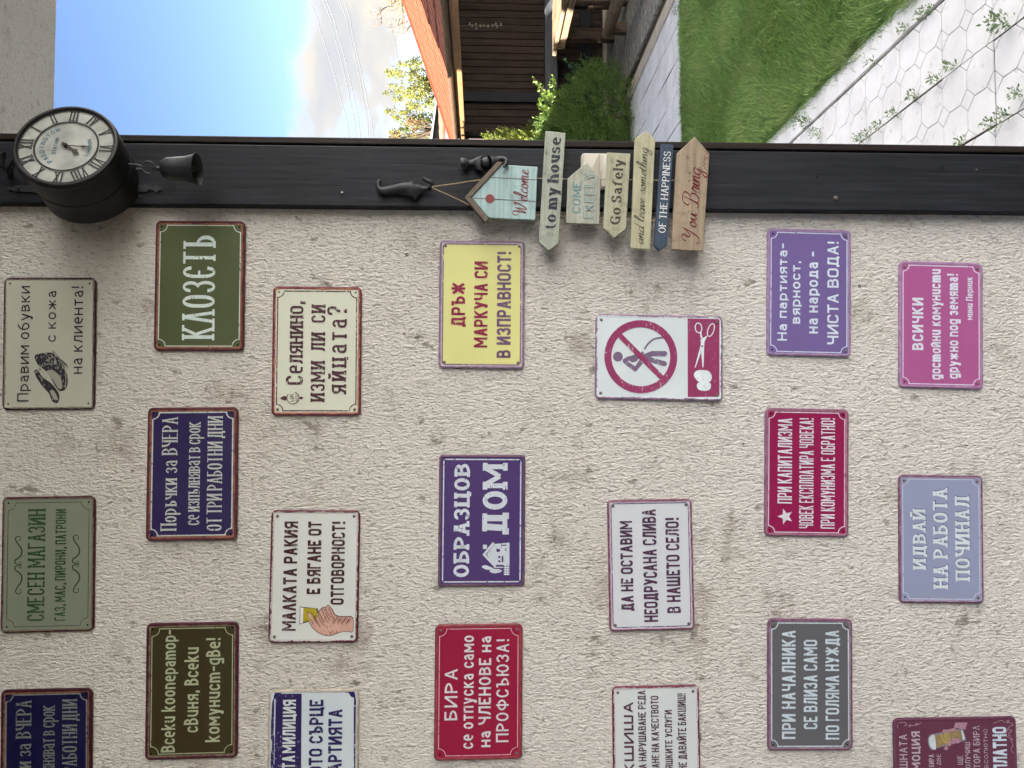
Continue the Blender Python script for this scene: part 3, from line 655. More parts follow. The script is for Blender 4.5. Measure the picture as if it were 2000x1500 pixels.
sign('cream tin sign with engraved shoes and three handwritten lines', [(9, 541.6), (188, 543.4), (184.5, 800.5), (2.4, 800)], (166, 165, 146), (58, 32, 40),
     [('Правим обувки', 35, 57.6, 784, 559, dict(w=.115, rad=.9, gap=2.6)), ('с кожа', 90, 110.5, 667.6, 568, dict(w=.12, rad=.9, gap=3)), ('на клиента!', 139.5, 162.5, 730, 559, dict(w=.115, rad=.9, gap=2.6))],
     (38, 34, 46), W1, None, None, .0035, .0042, .55, .3, shoe, .2, (0, 0, 0, 0), chip=(.12, .08, .05))
sign('green enamel-look tin sign with one big white old-style word', [(304, 430), (480, 433), (476, 686.5), (299.5, 683.5)], (74, 82, 48), (84, 38, 44),
     [('КΛОЗЄТЪ', 357, 420.5, 662, 460, dict(w=.15, wy=.07, rad=.9, serif=.045, gap=2.2))], (196, 206, 196), W2, ('concave', .0105, .0155, .0018), (196, 206, 190), .006, .0035, .75, .25, None, .7, (0, 0, 0, 0))
por = lambda L1, L2, L3: [('Поръчки за ВЧЕРА', *L1, dict(w=.125, wy=.05, rad=.9, serif=.035, gap=1.9, space=6)), ('се изпълняват в срок', *L2, dict(w=.12, wy=.055, rad=.9, serif=.03, gap=1.6, space=4)), ('ОТ ТРИ РАБОТНИ ДНИ', *L3, dict(w=.12, wy=.05, rad=.9, serif=.03, gap=1.9, space=4))]
sign('dark blue tin sign with three condensed white lines, below the green one-word sign', [(288, 795), (465.3, 796), (462.7, 1056.8), (285.3, 1054)], (44, 32, 74), (88, 44, 48),
     por((315.5, 346.2, 1036, 814.7), (360.5, 390.7, 1025, 825), (405, 434.2, 1036, 813)), (178, 180, 172), W2, ('concave', .0115, .0145, .0026), (186, 188, 178), .0065, .0035, .7, .3, None, .6, (0, 0, 0, 0))
def flourish(root, loc, C_, cc, sd):
    F_ = zf(loc, 0, 780, 3.75); pm_ = print_mat('green_ornament', C_((48, 62, 44)), cc, .4, 4)
    for xo, c in ((0, 135), (424, 557)):
        A = Letters()
        for s_ in (1, -1):
            y0 = 1213 if xo == 0 else 1205
            pts = [(c + xo * 0 - 5, y0 + s_ * 12), (c + 14, y0 + s_ * 22), (c + 22, y0 + s_ * 6), (c + 2, y0 - s_ * 4 + s_ * 8), (c - 22, y0 + s_ * 12), (c - 22, y0 + s_ * 36), (c + 2, y0 + s_ * 52), (c + 24, y0 + s_ * 80), (c + 22, y0 + s_ * 120), (c - 8, y0 + s_ * 165), (c - 20, y0 + s_ * 195), (c, y0 + s_ * 212), (c + 20, y0 + s_ * 198), (c + 16, y0 + s_ * 180), (c + 2, y0 + s_ * 186)]
            stroke(A, F_, pts, 6, taper=lambda t: .5 + 1.1 * math.sin(math.pi * t) ** 2)
        A.build('scroll_ornament', pm_, root, -.0006)
sign('pale green tin sign with dark green lettering and scroll ornaments, in the top row', [(5, 970.7), (186.7, 968.8), (182.5, 1233.7), (1.2, 1235.5)], (112, 118, 98), (66, 26, 32),
     [('СМЕСЕН МАГАЗИН', 54.5, 88, 1212.5, 994, dict(w=.15, wy=.10, rad=.45, serif=.03, gap=2)), ('ГАЗ, МАС, ПИРОНИ, ПАТРОНИ', 108, 128.5, 1212, 994, dict(w=.18, wy=.14, rad=.3, gap=2.6))],
     (52, 74, 46), WD, ('concave', .013, .0165, .0011), (40, 44, 38), .0035, .004, .5, .3, flourish, .2, (0, 0, 0, 0), chip=(.14, .08, .06))
sign('very dark blue tin sign cut off at the left edge of the top row', [(2, 1346.3), (181.8, 1343.8), (178, 1613), (-1.5, 1616)], (20, 18, 52), (54, 22, 30),
     por((30.5, 60.8, 1589, 1367.5), (76, 107, 1577, 1377.5), (122, 151, 1587, 1364.5)), (104, 108, 104), (88, 78, 66), ('concave', .0115, .0145, .0026), (108, 112, 106), .0065, .0035, .6, .3, None, .6, (0, 0, 0, 0))
sign('olive brown tin sign with three lines of light rounded lettering', [(287, 1217.5), (465.5, 1213.8), (463.8, 1480), (282.5, 1485)], (54, 46, 24), (74, 30, 40),
     [('Всеku kooneрamoр-', 316, 343, 1468.8, 1230, dict(w=.14, rad=.5, gap=2)), ('сßuня, ßсеku', 360, 387.8, 1430, 1263.8, dict(w=.14, rad=.5, gap=2)), ('koмунucm-gße!', 402, 430, 1448.8, 1245.5, dict(w=.14, rad=.5, gap=2))],
     (160, 164, 128), (140, 127, 108), ('concave', .0125, .0165, .0018), (158, 160, 122), .0065, .0045, .6, .3, None, .2, (0, 0, 0, 0), chip=(.22, .17, .12))

def emblem(root, loc, C_, cc, sd):
    F_ = zf(loc, 500, 450, 3.636); A = Letters(); u = np.linalg.norm(F_(0, 0) - F_(100, 0)) / 100
    c = F_(263, 1190); A.ribbon([c + 43 * u * np.array([math.cos(a), math.sin(a)]) for a in np.linspace(.9, 2 * math.pi - .3, 26)], 6 * u)
    A.line('ЦК', *(F_(0, 1215)[0], F_(0, 1158)[0]), F_(268, 1190)[1], 26 * u, .16, rad=.3)
    A.line('БГР', *(F_(0, 1213)[0], F_(0, 1165)[0]), F_(297, 1190)[1], 15 * u, .16, rad=.3)
    blob(A, F_, [(172, 1192), (190, 1180), (212, 1176), (218, 1192), (212, 1208), (190, 1204)]); blob(A, F_, [(336, 1190), (322, 1181), (308, 1190), (322, 1200)])
    A.build('emblem_print', print_mat('emblem_ink', C_((86, 52, 58)), cc, .3, 8), root, -.0006)
sign('cream tin sign with bold dark brown slab lettering and a small round emblem', [(534.4, 558.6), (705.7, 560.8), (704.9, 813), (529.4, 810.3)], (206, 208, 186), (112, 52, 62),
     [('С', 558.3, 592, 751.5, 734, dict(w=.22, wy=.16, rad=.3)), ('елянино,', 557, 592.3, 729, 589, dict(w=.2, wy=.12, rad=.3, serif=.035, gap=1.7)), ('ИЗМИ ЛИ СИ', 607.5, 635, 784, 595.8, dict(w=.22, wy=.14, rad=.3, serif=.05, gap=3.2, space=10)),
      ('яйцата?', 638.5, 677, 769, 598.5, dict(w=.17, wy=.11, rad=.3, serif=.04, gap=4))], (82, 50, 58), W4, ('concave', .011, .0145, .0024), (84, 52, 58), .0050, .0045, .7, .5, emblem, .7, (1, 1, 0, 0), chip=(.42, .17, .10))

def handglass(root, loc, C_, cc, sd):
    F_ = zf(loc, 500, 870, 3.636)
    A = Letters(); blob(A, F_, [(690, 1222), (640, 1212), (590, 1210), (560, 1195), (545, 1165), (520, 1135), (505, 1134), (492, 1148), (478, 1145), (465, 1155), (440, 1180), (412, 1210), (390, 1205), (368, 1200), (362, 1220), (378, 1258), (405, 1300), (450, 1335), (500, 1352), (545, 1348), (600, 1328), (650, 1322), (688, 1322)], True, 3)
    A.build('hand_outline', print_mat('hand_line', C_((84, 50, 44)), cc, .3, 2), root, -.0004)
    A = Letters(); blob(A, F_, [(687, 1226), (640, 1217), (588, 1215), (555, 1200), (540, 1170), (518, 1140), (507, 1139), (495, 1153), (480, 1150), (468, 1160), (444, 1185), (414, 1216), (390, 1211), (372, 1205), (366, 1222), (382, 1256), (408, 1296), (452, 1330), (500, 1347), (543, 1343), (600, 1323), (650, 1317), (686, 1317)], True, 3)
    A.build('hand_print', print_mat('skin_print', C_((206, 160, 140)), C_((150, 100, 84)), 1.0, 3), root, -.0007)
    A = Letters()
    blob(A, F_, [(312, 1143), (440, 1158), (446, 1230), (310, 1270)], False); A.build('glass_outline', print_mat('glass_line', C_((52, 40, 44)), cc, .3, 4), root, -.00045)
    A = Letters(); blob(A, F_, [(316, 1148), (338, 1151), (334, 1260), (314, 1264)], False); A.build('glass_rim', print_mat('glass_white', C_((214, 216, 210)), cc, .6, 5), root, -.0008)
    A = Letters(); blob(A, F_, [(338, 1151), (425, 1158), (436, 1180), (437, 1215), (425, 1236), (334, 1252)], False); A.build('drink_print', print_mat('yellow_print', C_((176, 160, 40)), C_((120, 100, 30)), 1.2, 6), root, -.0009)
    A = Letters()
    for p in ([(370, 1200), (372, 1192), (395, 1190), (412, 1214), (420, 1240), (440, 1262)], [(440, 1180), (450, 1225), (470, 1262), (492, 1280)], [(468, 1152), (482, 1200), (500, 1240), (520, 1262)], [(492, 1148), (512, 1190), (535, 1225)], [(412, 1214), (398, 1245), (410, 1270)]): stroke(A, F_, p, 4)
    for i in range(26):
        t = i / 25; x = 560 + t * 120; y = 1222 + 14 * math.sin(i) + 8 * t; stroke(A, F_, [(x, y), (x - 12, y + 18), (x - 16, y + 34 + 8 * math.sin(3 * i))], 3.4, taper=lambda t: 1 - .7 * t)
    for i in range(10):
        for (cx, cy) in ((455, 1195), (490, 1175), (525, 1170), (425, 1225)):
            a = cx + (i - 4) * 4; b = cy + (i - 2) * 8; stroke(A, F_, [(a, b), (a + 8, b + 3), (a + 15, b + 9)], 2.6)
    A.build('hand_hatching', print_mat('hatch_ink', C_((98, 54, 44)), cc, .5, 7), root, -.0013)
    A = Letters(); blob(A, F_, [(372, 1192), (385, 1190), (402, 1212), (415, 1240), (400, 1240), (384, 1226), (372, 1210)]); A.build('thumb_print', print_mat('skin_print', C_((206, 160, 140)), C_((150, 100, 84)), .8, 9), root, -.00165)
sign('white tin sign with brown capitals and a printed hand holding a small glass', [(530.3, 996.5), (703.5, 996.5), (698.6, 1257.8), (524.2, 1252.3)], (204, 206, 198), (96, 42, 52),
     [('МАΛКАТА РАКИЯ', 553.5, 580, 1231.6, 1018.5, dict(w=.2, rad=.3, gap=1.7)), ('Е БЯГАНЕ ОТ', 600.5, 627, 1160, 1018.5, dict(w=.22, rad=.3, gap=1.8)), ('ОТГОВОРНОСТ!', 647, 673, 1180.8, 1020, dict(w=.2, rad=.3, gap=2))],
     (72, 44, 46), W4, None, None, .0045, .0055, .35, .7, handglass, .3, (1, 1, 1, 1), chip=(.30, .22, .22))
def band(root, loc, C_, cc, sd):
    F_ = zf(loc, 500, 1330, 8.823); A = Letters(); blob(A, F_, [(345, 215), (790, 215), (772, 2200), (300, 2200)], False)
    A.build('blue_band', print_mat('navy_band', C_((48, 34, 84)), cc, .2, 3), root, -.0003)
    A = Letters()
    for y0, y1 in ((310, 910), (930, 1400), (1420, 1900)):
        blob(A, F_, [(1690, y0), (1725, y0 + 10), (1745, y0 + 60), (1740, y1 - 260), (1725, y1 - 200), (1738, y1 - 80), (1720, y1 - 10), (1685, y1)]); blob(A, F_, [(285, y0 + 50), (318, y0 + 40), (302, y1 + 60), (255, y1 + 60), (262, y1 - 200), (270, y0 + 300)])
    for x0, x1 in ((565, 920), (950, 1240), (1280, 1500)): blob(A, F_, [(x0, 190), (x0 + 30, 170), (x1 - 80, 168), (x1, 190)])
    blob(A, F_, [(310, 290), (330, 200), (380, 170), (500, 172), (505, 192), (440, 200), (425, 250), (370, 290), (325, 310)]); blob(A, F_, [(1520, 185), (1560, 155), (1640, 165), (1700, 200), (1715, 300), (1680, 285), (1630, 260), (1600, 210)])
    A.build('worn_blue_edge', print_mat('navy_edge', C_((44, 34, 86)), cc, 1.0, 6), root, -.0004)
sign('white and navy tin sign half cut off, its first line white on a navy band', [(526, 1346.4), (700.8, 1346.4), (698, 1610), (520, 1611)], (190, 198, 198), (176, 160, 138),
     [('НАТА МИЛИЦИЯ', 552, 577, 1530, 1366, dict(w=.2, rad=.3, gap=1.6, space=2.5, ink=(196, 202, 196))), ('ОТО СЪРЦЕ', 603.7, 631, 1512, 1366, dict(w=.24, wy=.2, rad=.4, gap=1.5)), ('ПАРТИЯТА', 641, 668, 1525, 1385, dict(w=.22, wy=.2, rad=.4, gap=1.5))],
     (46, 36, 88), (168, 158, 140), None, None, .004, .003, .3, .2, band, .3, (0, 0, 0, 0), chip=(.4, .34, .28))
sign('yellow tin sign with crimson and purple capitals, nearest the birdhouse board', [(858.4, 468.7), (1025.3, 471.5), (1022.6, 720.9), (856.7, 718.2)], (212, 208, 128), (140, 112, 134),
     [('ДРЪЖ', 881.5, 908.4, 638.4, 551.8, dict(w=.19, rad=.3, gap=1.8, ink=(142, 36, 66))), ('МАРКУЧА СИ', 926, 952.4, 678.8, 511, dict(w=.19, rad=.3, gap=1.8, ink=(142, 36, 66))), ('В ИЗПРАВНОСТ!', 970.5, 997.8, 699, 492.6, dict(w=.19, rad=.3, gap=1.8))],
     (112, 80, 112), W4, ('round', .0085, .008, .0028), (124, 92, 122), .0055, .002, .9, .9, None, .25, (1, 1, 0, 1), chip=(.50, .48, .52), r=.011)
def icon(root, loc, C_, cc, sd):
    F_ = zf(loc, 500, 870, 3.636); A = Letters(); B = Letters()
    # image x grows downward in the sign: u = -y, v = -x
    blob(A, F_, [(1640, 775), (1690, 700), (1800, 690), (1800, 848), (1710, 848), (1690, 858)], False)
    stroke(A, F_, [(1700, 862), (1620, 775), (1688, 690)], 16, smooth=False)
    blob(A, F_, [(1612, 705), (1640, 705), (1640, 735), (1612, 735)], False)
    blob(A, F_, [(1603, 860), (1625, 850), (1665, 862), (1690, 880), (1640, 882), (1615, 872)]); blob(A, F_, [(1658, 890), (1680, 878), (1730, 880), (1745, 895), (1700, 908), (1670, 902)])
    for i in range(5): stroke(A, F_, [(1760, 852 + i * 16), (1800, 852 + i * 16)], 9, smooth=False)
    stroke(A, F_, [(1772, 848), (1772, 920)], 7, smooth=False); stroke(A, F_, [(1788, 848), (1788, 920)], 7, smooth=False); stroke(A, F_, [(1690, 866), (1755, 866)], 8, smooth=False)
    A.build('house_print', print_mat('icon_white', C_((200, 206, 212)), cc, .8, 12), root, -.0006)
    for a, b, c, d in ((1708, 735, 1732, 755), (1720, 785, 1735, 800), (1720, 815, 1735, 830), (1745, 785, 1756, 830), (1770, 730, 1776, 750), (1740, 705, 1780, 712)): blob(B, F_, [(a, b), (c, b), (c, d), (a, d)], False)
    B.build('house_windows', print_mat('icon_purple', cc, cc, 0, 12), root, -.0012)
sign('purple tin sign with a white house icon and two lines of bold slab capitals', [(858.4, 887.9), (1026, 888.7), (1024.8, 1145.9), (854.8, 1145)], (72, 50, 106), (98, 66, 92),
     [('ОБРАЗЦОВ', 886.5, 917, 1127, 905.8, dict(w=.26, wy=.18, rad=.6, serif=.07, gap=1.9)), ('ДОМ', 942.5, 991, 1043.8, 907, dict(w=.25, wy=.19, rad=.6, serif=.06, gap=1.6))],
     (200, 206, 212), W4, ('round', .0105, .007, .0027), (200, 206, 212), .0018, .004, .5, .5, icon, .7, (0, 0, 0, 0), chip=(.22, .13, .10), r=.008)
sign('bright crimson tin sign with four white lines, standing off the wall', [(850, 1218.5), (1021, 1219), (1019.8, 1481), (847, 1487.5)], (150, 16, 54), (136, 62, 66),
     [('БИРА', 868.5, 893.3, 1406, 1306, dict(w=.15, rad=.9, gap=2.8)), ('се отпуска само', 899.5, 925, 1461.9, 1241, dict(w=.14, rad=.9, gap=2.3)), ('на ЧЛЕНОВЕ на', 935, 958.8, 1459, 1242, dict(w=.16, rad=.9, gap=2.3)), ('ПРОФСЪЮЗА!', 969.3, 993.7, 1449.5, 1248, dict(w=.14, rad=.9, gap=2.6))],
     (208, 204, 206), W4, ('concave', .0105, .016, .0011), (220, 190, 196), .0060, .003, .35, .3, None, .3, (1, 0, 1, 1), chip=(.42, .04, .08), gap=.010, tilt=(R(1.2), 0))

def noentry(root, loc, C_, cc, sd):
    F_ = zf(loc, 1130, 580, 6.25); u = np.linalg.norm(F_(0, 0) - F_(100, 0)) / 100
    red = C_((150, 56, 98)); gr = C_((118, 98, 124)); wh = cc
    A = Letters(); blob(A, F_, [(1330, 246), (1700, 250), (1718, 270), (1716, 1200), (1700, 1218), (1330, 1222)], False)
    A.build('red_panel', print_mat('raspberry_panel', red, C_((150, 118, 146)), .6, 21), root, -.0003)
    A = Letters(); A.disc(F_(481, 728), 60 * u)
    stroke(A, F_, [(590, 775), (720, 740), (800, 735)], 84, smooth=False); stroke(A, F_, [(572, 790), (690, 872), (765, 790)], 58, smooth=False); A.disc(F_(575, 780), 36 * u); A.disc(F_(690, 872), 29 * u)
    stroke(A, F_, [(790, 735), (900, 692), (1050, 692)], 66, smooth=False); A.disc(F_(1048, 692), 33 * u); stroke(A, F_, [(800, 745), (880, 768), (1048, 815)], 62, smooth=False); A.disc(F_(1046, 815), 31 * u); stroke(A, F_, [(765, 700), (790, 672)], 34, smooth=False)
    stroke(A, F_, [(803, 640), (850, 570), (930, 510), (1045, 495)], 20)
    A.build('figure_print', print_mat('figure_grey', gr, wh, .2, 22), root, -.0004)
    A = Letters(); stroke(A, F_, [(608, 782), (688, 834), (738, 758)], 17, smooth=False); A.build('figure_gap', print_mat('gap_white', wh, wh, 0, 22), root, -.0008)
    A = Letters(); c = F_(760, 728); A.ribbon([c + 402 * u * np.array([math.cos(a), math.sin(a)]) for a in np.linspace(0, 2 * math.pi, 72, endpoint=False)], 86 * u, closed=True)
    stroke(A, F_, [(480, 445), (1040, 1010)], 64, smooth=False); A.build('ban_ring', print_mat('raspberry_ring', red, wh, .3, 23), root, -.0010)
    A = Letters(); wh2 = C_((214, 224, 228))
    def ell(cx, cy, rx, ry, rot, wz):
        pts = [(cx + rx * math.cos(a) * math.cos(rot) - ry * math.sin(a) * math.sin(rot), cy + rx * math.cos(a) * math.sin(rot) + ry * math.sin(a) * math.cos(rot)) for a in np.linspace(0, 2 * math.pi, 22, endpoint=False)]
        A.ribbon([F_(*p) for p in pts], wz * u, closed=True)
    ell(1462, 378, 40, 60, -.12, 12); ell(1612, 405, 36, 82, .33, 12)
    stroke(A, F_, [(1488, 432), (1500, 500), (1532, 545)], 20); blob(A, F_, [(1530, 515), (1485, 600), (1415, 860), (1425, 862), (1510, 625), (1512, 560)], False)
    blob(A, F_, [(1568, 478), (1552, 480), (1488, 520), (1490, 640), (1510, 872), (1524, 840), (1530, 620), (1535, 545)], False)
    blob(A, F_, [(1405, 960), (1430, 905), (1500, 892), (1580, 905), (1620, 960), (1612, 1020), (1570, 1050), (1520, 1052), (1455, 1030)])
    blob(A, F_, [(1440, 1085), (1460, 1045), (1520, 1035), (1590, 1045), (1612, 1080), (1595, 1130), (1530, 1148), (1462, 1130)])
    A.build('scissors_print', print_mat('scissors_white', wh2, red, .15, 24), root, -.0007)
    A = Letters(); A.disc(F_(1506, 602), 13 * u); A.build('scissors_pivot', print_mat('pivot', gr, gr, 0, 1), root, -.0013)
sign('white upright tin sign with crossed-out figure in a red ring above scissors', [(1163.6, 614), (1411, 617), (1410.3, 782.9), (1162, 779.2)], (204, 214, 216), (142, 112, 142),
     [], (118, 98, 124), W5, None, None, .0045, .0055, 0, .5, noentry, .3, (1, 1, 1, 1))
sign('white tin sign with three lines of plain dark capitals inside a rounded purple line', [(1185.7, 976.2), (1351, 975.3), (1356.2, 1229.3), (1190.9, 1232.8)], (200, 204, 208), (124, 70, 92),
     [('ДА НЕ ОСТАВИМ', 1212, 1236, 1192.8, 1017.5, dict(w=.2, rad=.3, gap=1.7)), ('НЕОДРУСАНА СЛИВА', 1256, 1283, 1214, 994.5, dict(w=.19, rad=.3, gap=1.8)), ('В НАШЕТО СЕЛО!', 1301, 1327.6, 1196.7, 1012, dict(w=.19, rad=.3, gap=1.8))],
     (82, 54, 80), W5, ('round', .0085, .008, .0018), (70, 50, 104), .004, .003, .7, .9, None, .15, (1, 1, 1, 1), chip=(.45, .33, .42), r=.009)
sign('white tin sign cut off by the frame with five lines of small brown capitals', [(1195.2, 1340), (1365, 1340), (1369, 1597), (1199, 1598)], (196, 202, 200), (110, 48, 64),
     [('БАКШИША', 1219.3, 1238, 1560, 1371.4, dict(w=.2, rad=.3, gap=2)), ('ЗА НАРУШАВАНЕ РЕДА', 1246.6, 1261.8, 1509, 1348.8, dict(w=.16, rad=.3, gap=1.8)), ('ВАНЕ НА КАЧЕСТВОТО', 1272, 1287, 1508, 1359, dict(w=.16, rad=.3, gap=1.8)), ('НЯШКИТЕ УСЛУГИ', 1298.8, 1313, 1511, 1386.6, dict(w=.16, rad=.3, gap=1.8)), ('НЕ ДАВАЙТЕ БАКШИШ!', 1324, 1340, 1503, 1354, dict(w=.16, rad=.3, gap=1.8))],
     (84, 56, 70), (186, 180, 174), None, None, .004, .004, .3, .6, None, .2, (1, 1, 1, 1), chip=(.4, .25, .3))
sign('violet tin sign with four white lines in a thin white frame', [(1499, 446.2), (1661.2, 449.5), (1661.2, 696.5), (1497.6, 694.3)], (110, 92, 150), (150, 118, 158),
     [('На партията-', 1518.8, 1537.2, 665.4, 475.6, dict(w=.17, rad=.35, gap=2.2)), ('вярност,', 1544, 1563, 632.4, 510, dict(w=.17, rad=.35, gap=2.2)), ('на народа -', 1575, 1597.2, 651.6, 492, dict(w=.165, rad=.35, gap=2.2)), ('ЧИСТА ВОДА!', 1615.3, 1637, 673, 472, dict(w=.17, rad=.25, gap=1.8))],
     (204, 216, 236), W6, ('concave', .0095, .0145, .0020), (204, 212, 232), .004, .0035, .7, .3, None, .15, (1, 0, 1, 0), chip=(.34, .25, .40))
sign('pink tin sign with a bold first word and three smaller lines', [(1755.8, 510.6), (1918.9, 513.3), (1919.5, 759.7), (1756.7, 757)], (168, 84, 140), (160, 112, 156),
     [('ВСИЧКИ', 1781.6, 1803, 684, 582, dict(w=.24, wy=.2, rad=.3, gap=2.2)), ('gocmoйнu koмунucmu'.replace('k', 'к').replace('gocmoй', 'gосmой'), 1815.6, 1837, 741.6, 526, dict(w=.2, rad=.3, gap=1.8)), ('gружно nоg земяma!', 1849.6, 1870.8, 739.7, 536, dict(w=.2, rad=.3, gap=1.8)), ('мuнu Пернuк', 1886, 1898.9, 625, 541.6, dict(w=.17, rad=.3, gap=1.8))],
     (214, 214, 236), W6, ('concave', .0095, .0145, .0020), (214, 212, 236), .0035, .0035, .6, .3, None, .1, (1, 0, 1, 1), chip=(.36, .28, .42))
def star(root, loc, C_, cc, sd):
    F_ = zf(loc, 1130, 800, 2.2989); A = Letters(); c = F_(930, 480); u = np.linalg.norm(F_(0, 0) - F_(100, 0)) / 100
    A.poly([c + (37 if i % 2 == 0 else 15.5) * u * np.array([math.sin(i * math.pi / 5), math.cos(i * math.pi / 5)]) for i in range(10)])
    A.build('star_print', print_mat('star_white', C_((212, 208, 218)), cc, .3, 5), root, -.0006)
sign('raspberry red tin sign with a white star and three narrow lines of capitals', [(1494, 797), (1657, 799), (1656.8, 1048), (1493.7, 1048)], (146, 24, 76), (136, 92, 118),
     [('ПРИ КАПИТАЛИЗМА', 1519, 1546.7, 983.6, 817.4, dict(w=.115, rad=.3, gap=2.1)), ('ЧОВЕК ЕКСПЛОАТИРА ЧОВЕКА!', 1561, 1588.6, 1031.9, 817.4, dict(w=.105, rad=.3, gap=2.2)), ('ПРИ КОМУНИЗМА Е ОБРАТНО!', 1603, 1630, 1032.7, 817.4, dict(w=.105, rad=.3, gap=2.2))],
     (216, 210, 222), W6, ('concave', .0095, .0145, .0018), (214, 206, 220), .0045, .0038, .5, .4, star, .3, (0, 0, 0, 0), chip=(.38, .24, .30))
sign('grey blue tin sign with three lines of shadowed western lettering', [(1755, 927.5), (1918.2, 929.2), (1920.4, 1177.6), (1757.7, 1178.4)], (140, 148, 178), (120, 78, 104),
     [('ИДВАЙ', 1783, 1808, 1111.9, 994.9, dict(w=.22, wy=.14, rad=.5, serif=.06, gap=2.4, shadow=(84, 84, 118))), ('НА РАБОТА', 1822.4, 1850.6, 1149, 954.4, dict(w=.22, wy=.14, rad=.5, serif=.06, gap=2.4, shadow=(84, 84, 118))), ('ПОЧИНАЛ', 1865, 1893, 1133.6, 971, dict(w=.22, wy=.14, rad=.5, serif=.06, gap=2.4, shadow=(84, 84, 118)))],
     (206, 216, 220), W6, ('concave', .0095, .0145, .0013), (206, 212, 222), .0045, .003, .4, .4, None, .3, (1, 0, 1, 1), chip=(.38, .26, .36))
sign('dark grey tin sign with purple rim and three lines of pale capitals', [(1499.7, 1209), (1664.2, 1209), (1665.9, 1465.8), (1498.4, 1465)], (92, 92, 96), (118, 74, 104),
     [('ПРИ НАЧАЛНИКА', 1527, 1553.5, 1443, 1231.3, dict(w=.16, rad=.28, gap=2)), ('СЕ ВЛИЗА САМО', 1569.5, 1596, 1423.6, 1249.6, dict(w=.16, rad=.28, gap=2)), ('ПО ГОЛЯМА НУЖДА', 1612, 1638.5, 1444, 1231.3, dict(w=.16, rad=.28, gap=2))],
     (186, 200, 208), (182, 178, 176), ('concave', .0095, .0145, .0024), (186, 198, 206), .0045, .0035, .5, .3, None, .3, (0, 0, 1, 1), chip=(.34, .24, .28))
def mug(root, loc, C_, cc, sd):
    F_ = zf(loc, 1700, 1380, 6.667)
    A = Letters(); blob(A, F_, [(745, 430), (770, 372), (840, 352), (1170, 290), (1215, 330), (1245, 430), (1200, 455), (860, 545), (800, 565), (760, 520)]); A.build('mug_outline', print_mat('mug_grey', C_((122, 122, 132)), cc, .6, 3), root, -.0004)
    A = Letters(); blob(A, F_, [(760, 420), (780, 385), (832, 372), (850, 540), (808, 552), (770, 500)]); blob(A, F_, [(1180, 305), (1205, 320), (1232, 420), (1205, 440)], False); A.build('foam_print', print_mat('foam_white', C_((190, 198, 204)), cc, .6, 4), root, -.0007)
    A = Letters(); blob(A, F_, [(835, 372), (1165, 308), (1200, 425), (856, 528)], False); A.build('beer_print', print_mat('beer_yellow', C_((140, 118, 82)), C_((176, 160, 78)), 1.6, 5), root, -.0008)
    A = Letters(); sk = print_mat('hand_pink', C_((166, 124, 140)), C_((110, 84, 100)), 1., 6)
    blob(A, F_, [(1085, 270), (1105, 210), (1265, 205), (1235, 300), (1180, 290)], False); stroke(A, F_, [(950, 320), (1020, 312), (1110, 290)], 34)
    A.disc(F_(958, 318), .0042)
    for a, b in (((1000, 520), (970, 560)), ((1035, 440), (1020, 510)), ((1085, 410), (1085, 480)), ((1130, 410), (1150, 470))): stroke(A, F_, [a, ((a[0] + b[0]) / 2 - 6, (a[1] + b[1]) / 2), b], 44)
    A.build('hand_print', sk, root, -.0012)
    A = Letters()
    for pts in ([(345, 280), (360, 220), (410, 200), (460, 215), (460, 245), (435, 240)], [(490, 240), (510, 262), (520, 240), (500, 235), (560, 245), (610, 225), (590, 215), (600, 240), (655, 208)], [(1750, 215), (1725, 185), (1690, 190), (1600, 225)], [(1770, 205), (1810, 180), (1800, 215), (1775, 210), (1850, 220), (1860, 250), (1825, 255), (1780, 320), (1775, 380), (1820, 410), (1865, 440), (1830, 420), (1860, 500), (1835, 560), (1870, 610)], [(1800, 300), (1845, 320), (1800, 360), (1830, 390)]): stroke(A, F_, pts, 7)
    A.build('scroll_ornament', print_mat('scroll_pink', C_((168, 138, 152)), cc, .6, 7), root, -.0006)
sign('maroon upright tin sign with a printed beer mug, cut off at the bottom corner', [(1743.4, 1403), (1986, 1399.7), (1989, 1569), (1747, 1572)], (98, 52, 72), (90, 52, 76),
     [('ШНАТА', 1755.5, 1771, 1500, 1433.7, dict(w=.13, rad=.5, gap=2.5)), ('МОЦИЯ', 1779.8, 1796.5, 1504, 1428, dict(w=.18, rad=.5, gap=2.2)), ('БИРА', 1813.3, 1823.6, 1497.5, 1473, dict(w=.13, rad=.5, gap=2.4)), ('А ДВЕ', 1829.3, 1836.7, 1504.5, 1472.7, dict(w=.13, rad=.5, gap=2.4)), ('ЩЕ', 1870, 1880, 1493, 1475.7, dict(w=.13, gap=2.4)),
      ('ПОЛУЧИШ', 1885, 1895, 1508, 1449.8, dict(w=.13, rad=.5, gap=2.2)), ('ТОРА БИРА', 1901, 1914, 1500, 1417.5, dict(w=.13, rad=.5, gap=2.6)), ('БСОЛЮТНО', 1922, 1929.6, 1500, 1424, dict(w=.13, rad=.5, gap=2.4)), ('ПЛАТНО', 1939.5, 1967, 1506, 1420, dict(w=.24, rad=.3, gap=1.6, ink=(188, 202, 214)))],
     (176, 160, 172), (178, 174, 172), None, None, .002, .003, .1, .3, mug, .5, (0, 0, 0, 0), chip=(.25, .14, .18))

# drill holes and a nail left in the plaster
for px, py, r in ((795, 497.5, .0035), (790, 652, .0030), (1678, 558.5, .0035), (567, 1328.5, .0032), (1451, 866, .002), (857, 522, .003)):
    m = MB(); m.lathe([(r, -.0016), (r * .75, -.0022), (r * .6, .001), (0, .001)], 9, Matrix.Rotation(R(-90), 4, 'X')); o = m.build('drill_hole', M_hole, hw, True); o.location = P(px, py, 0)

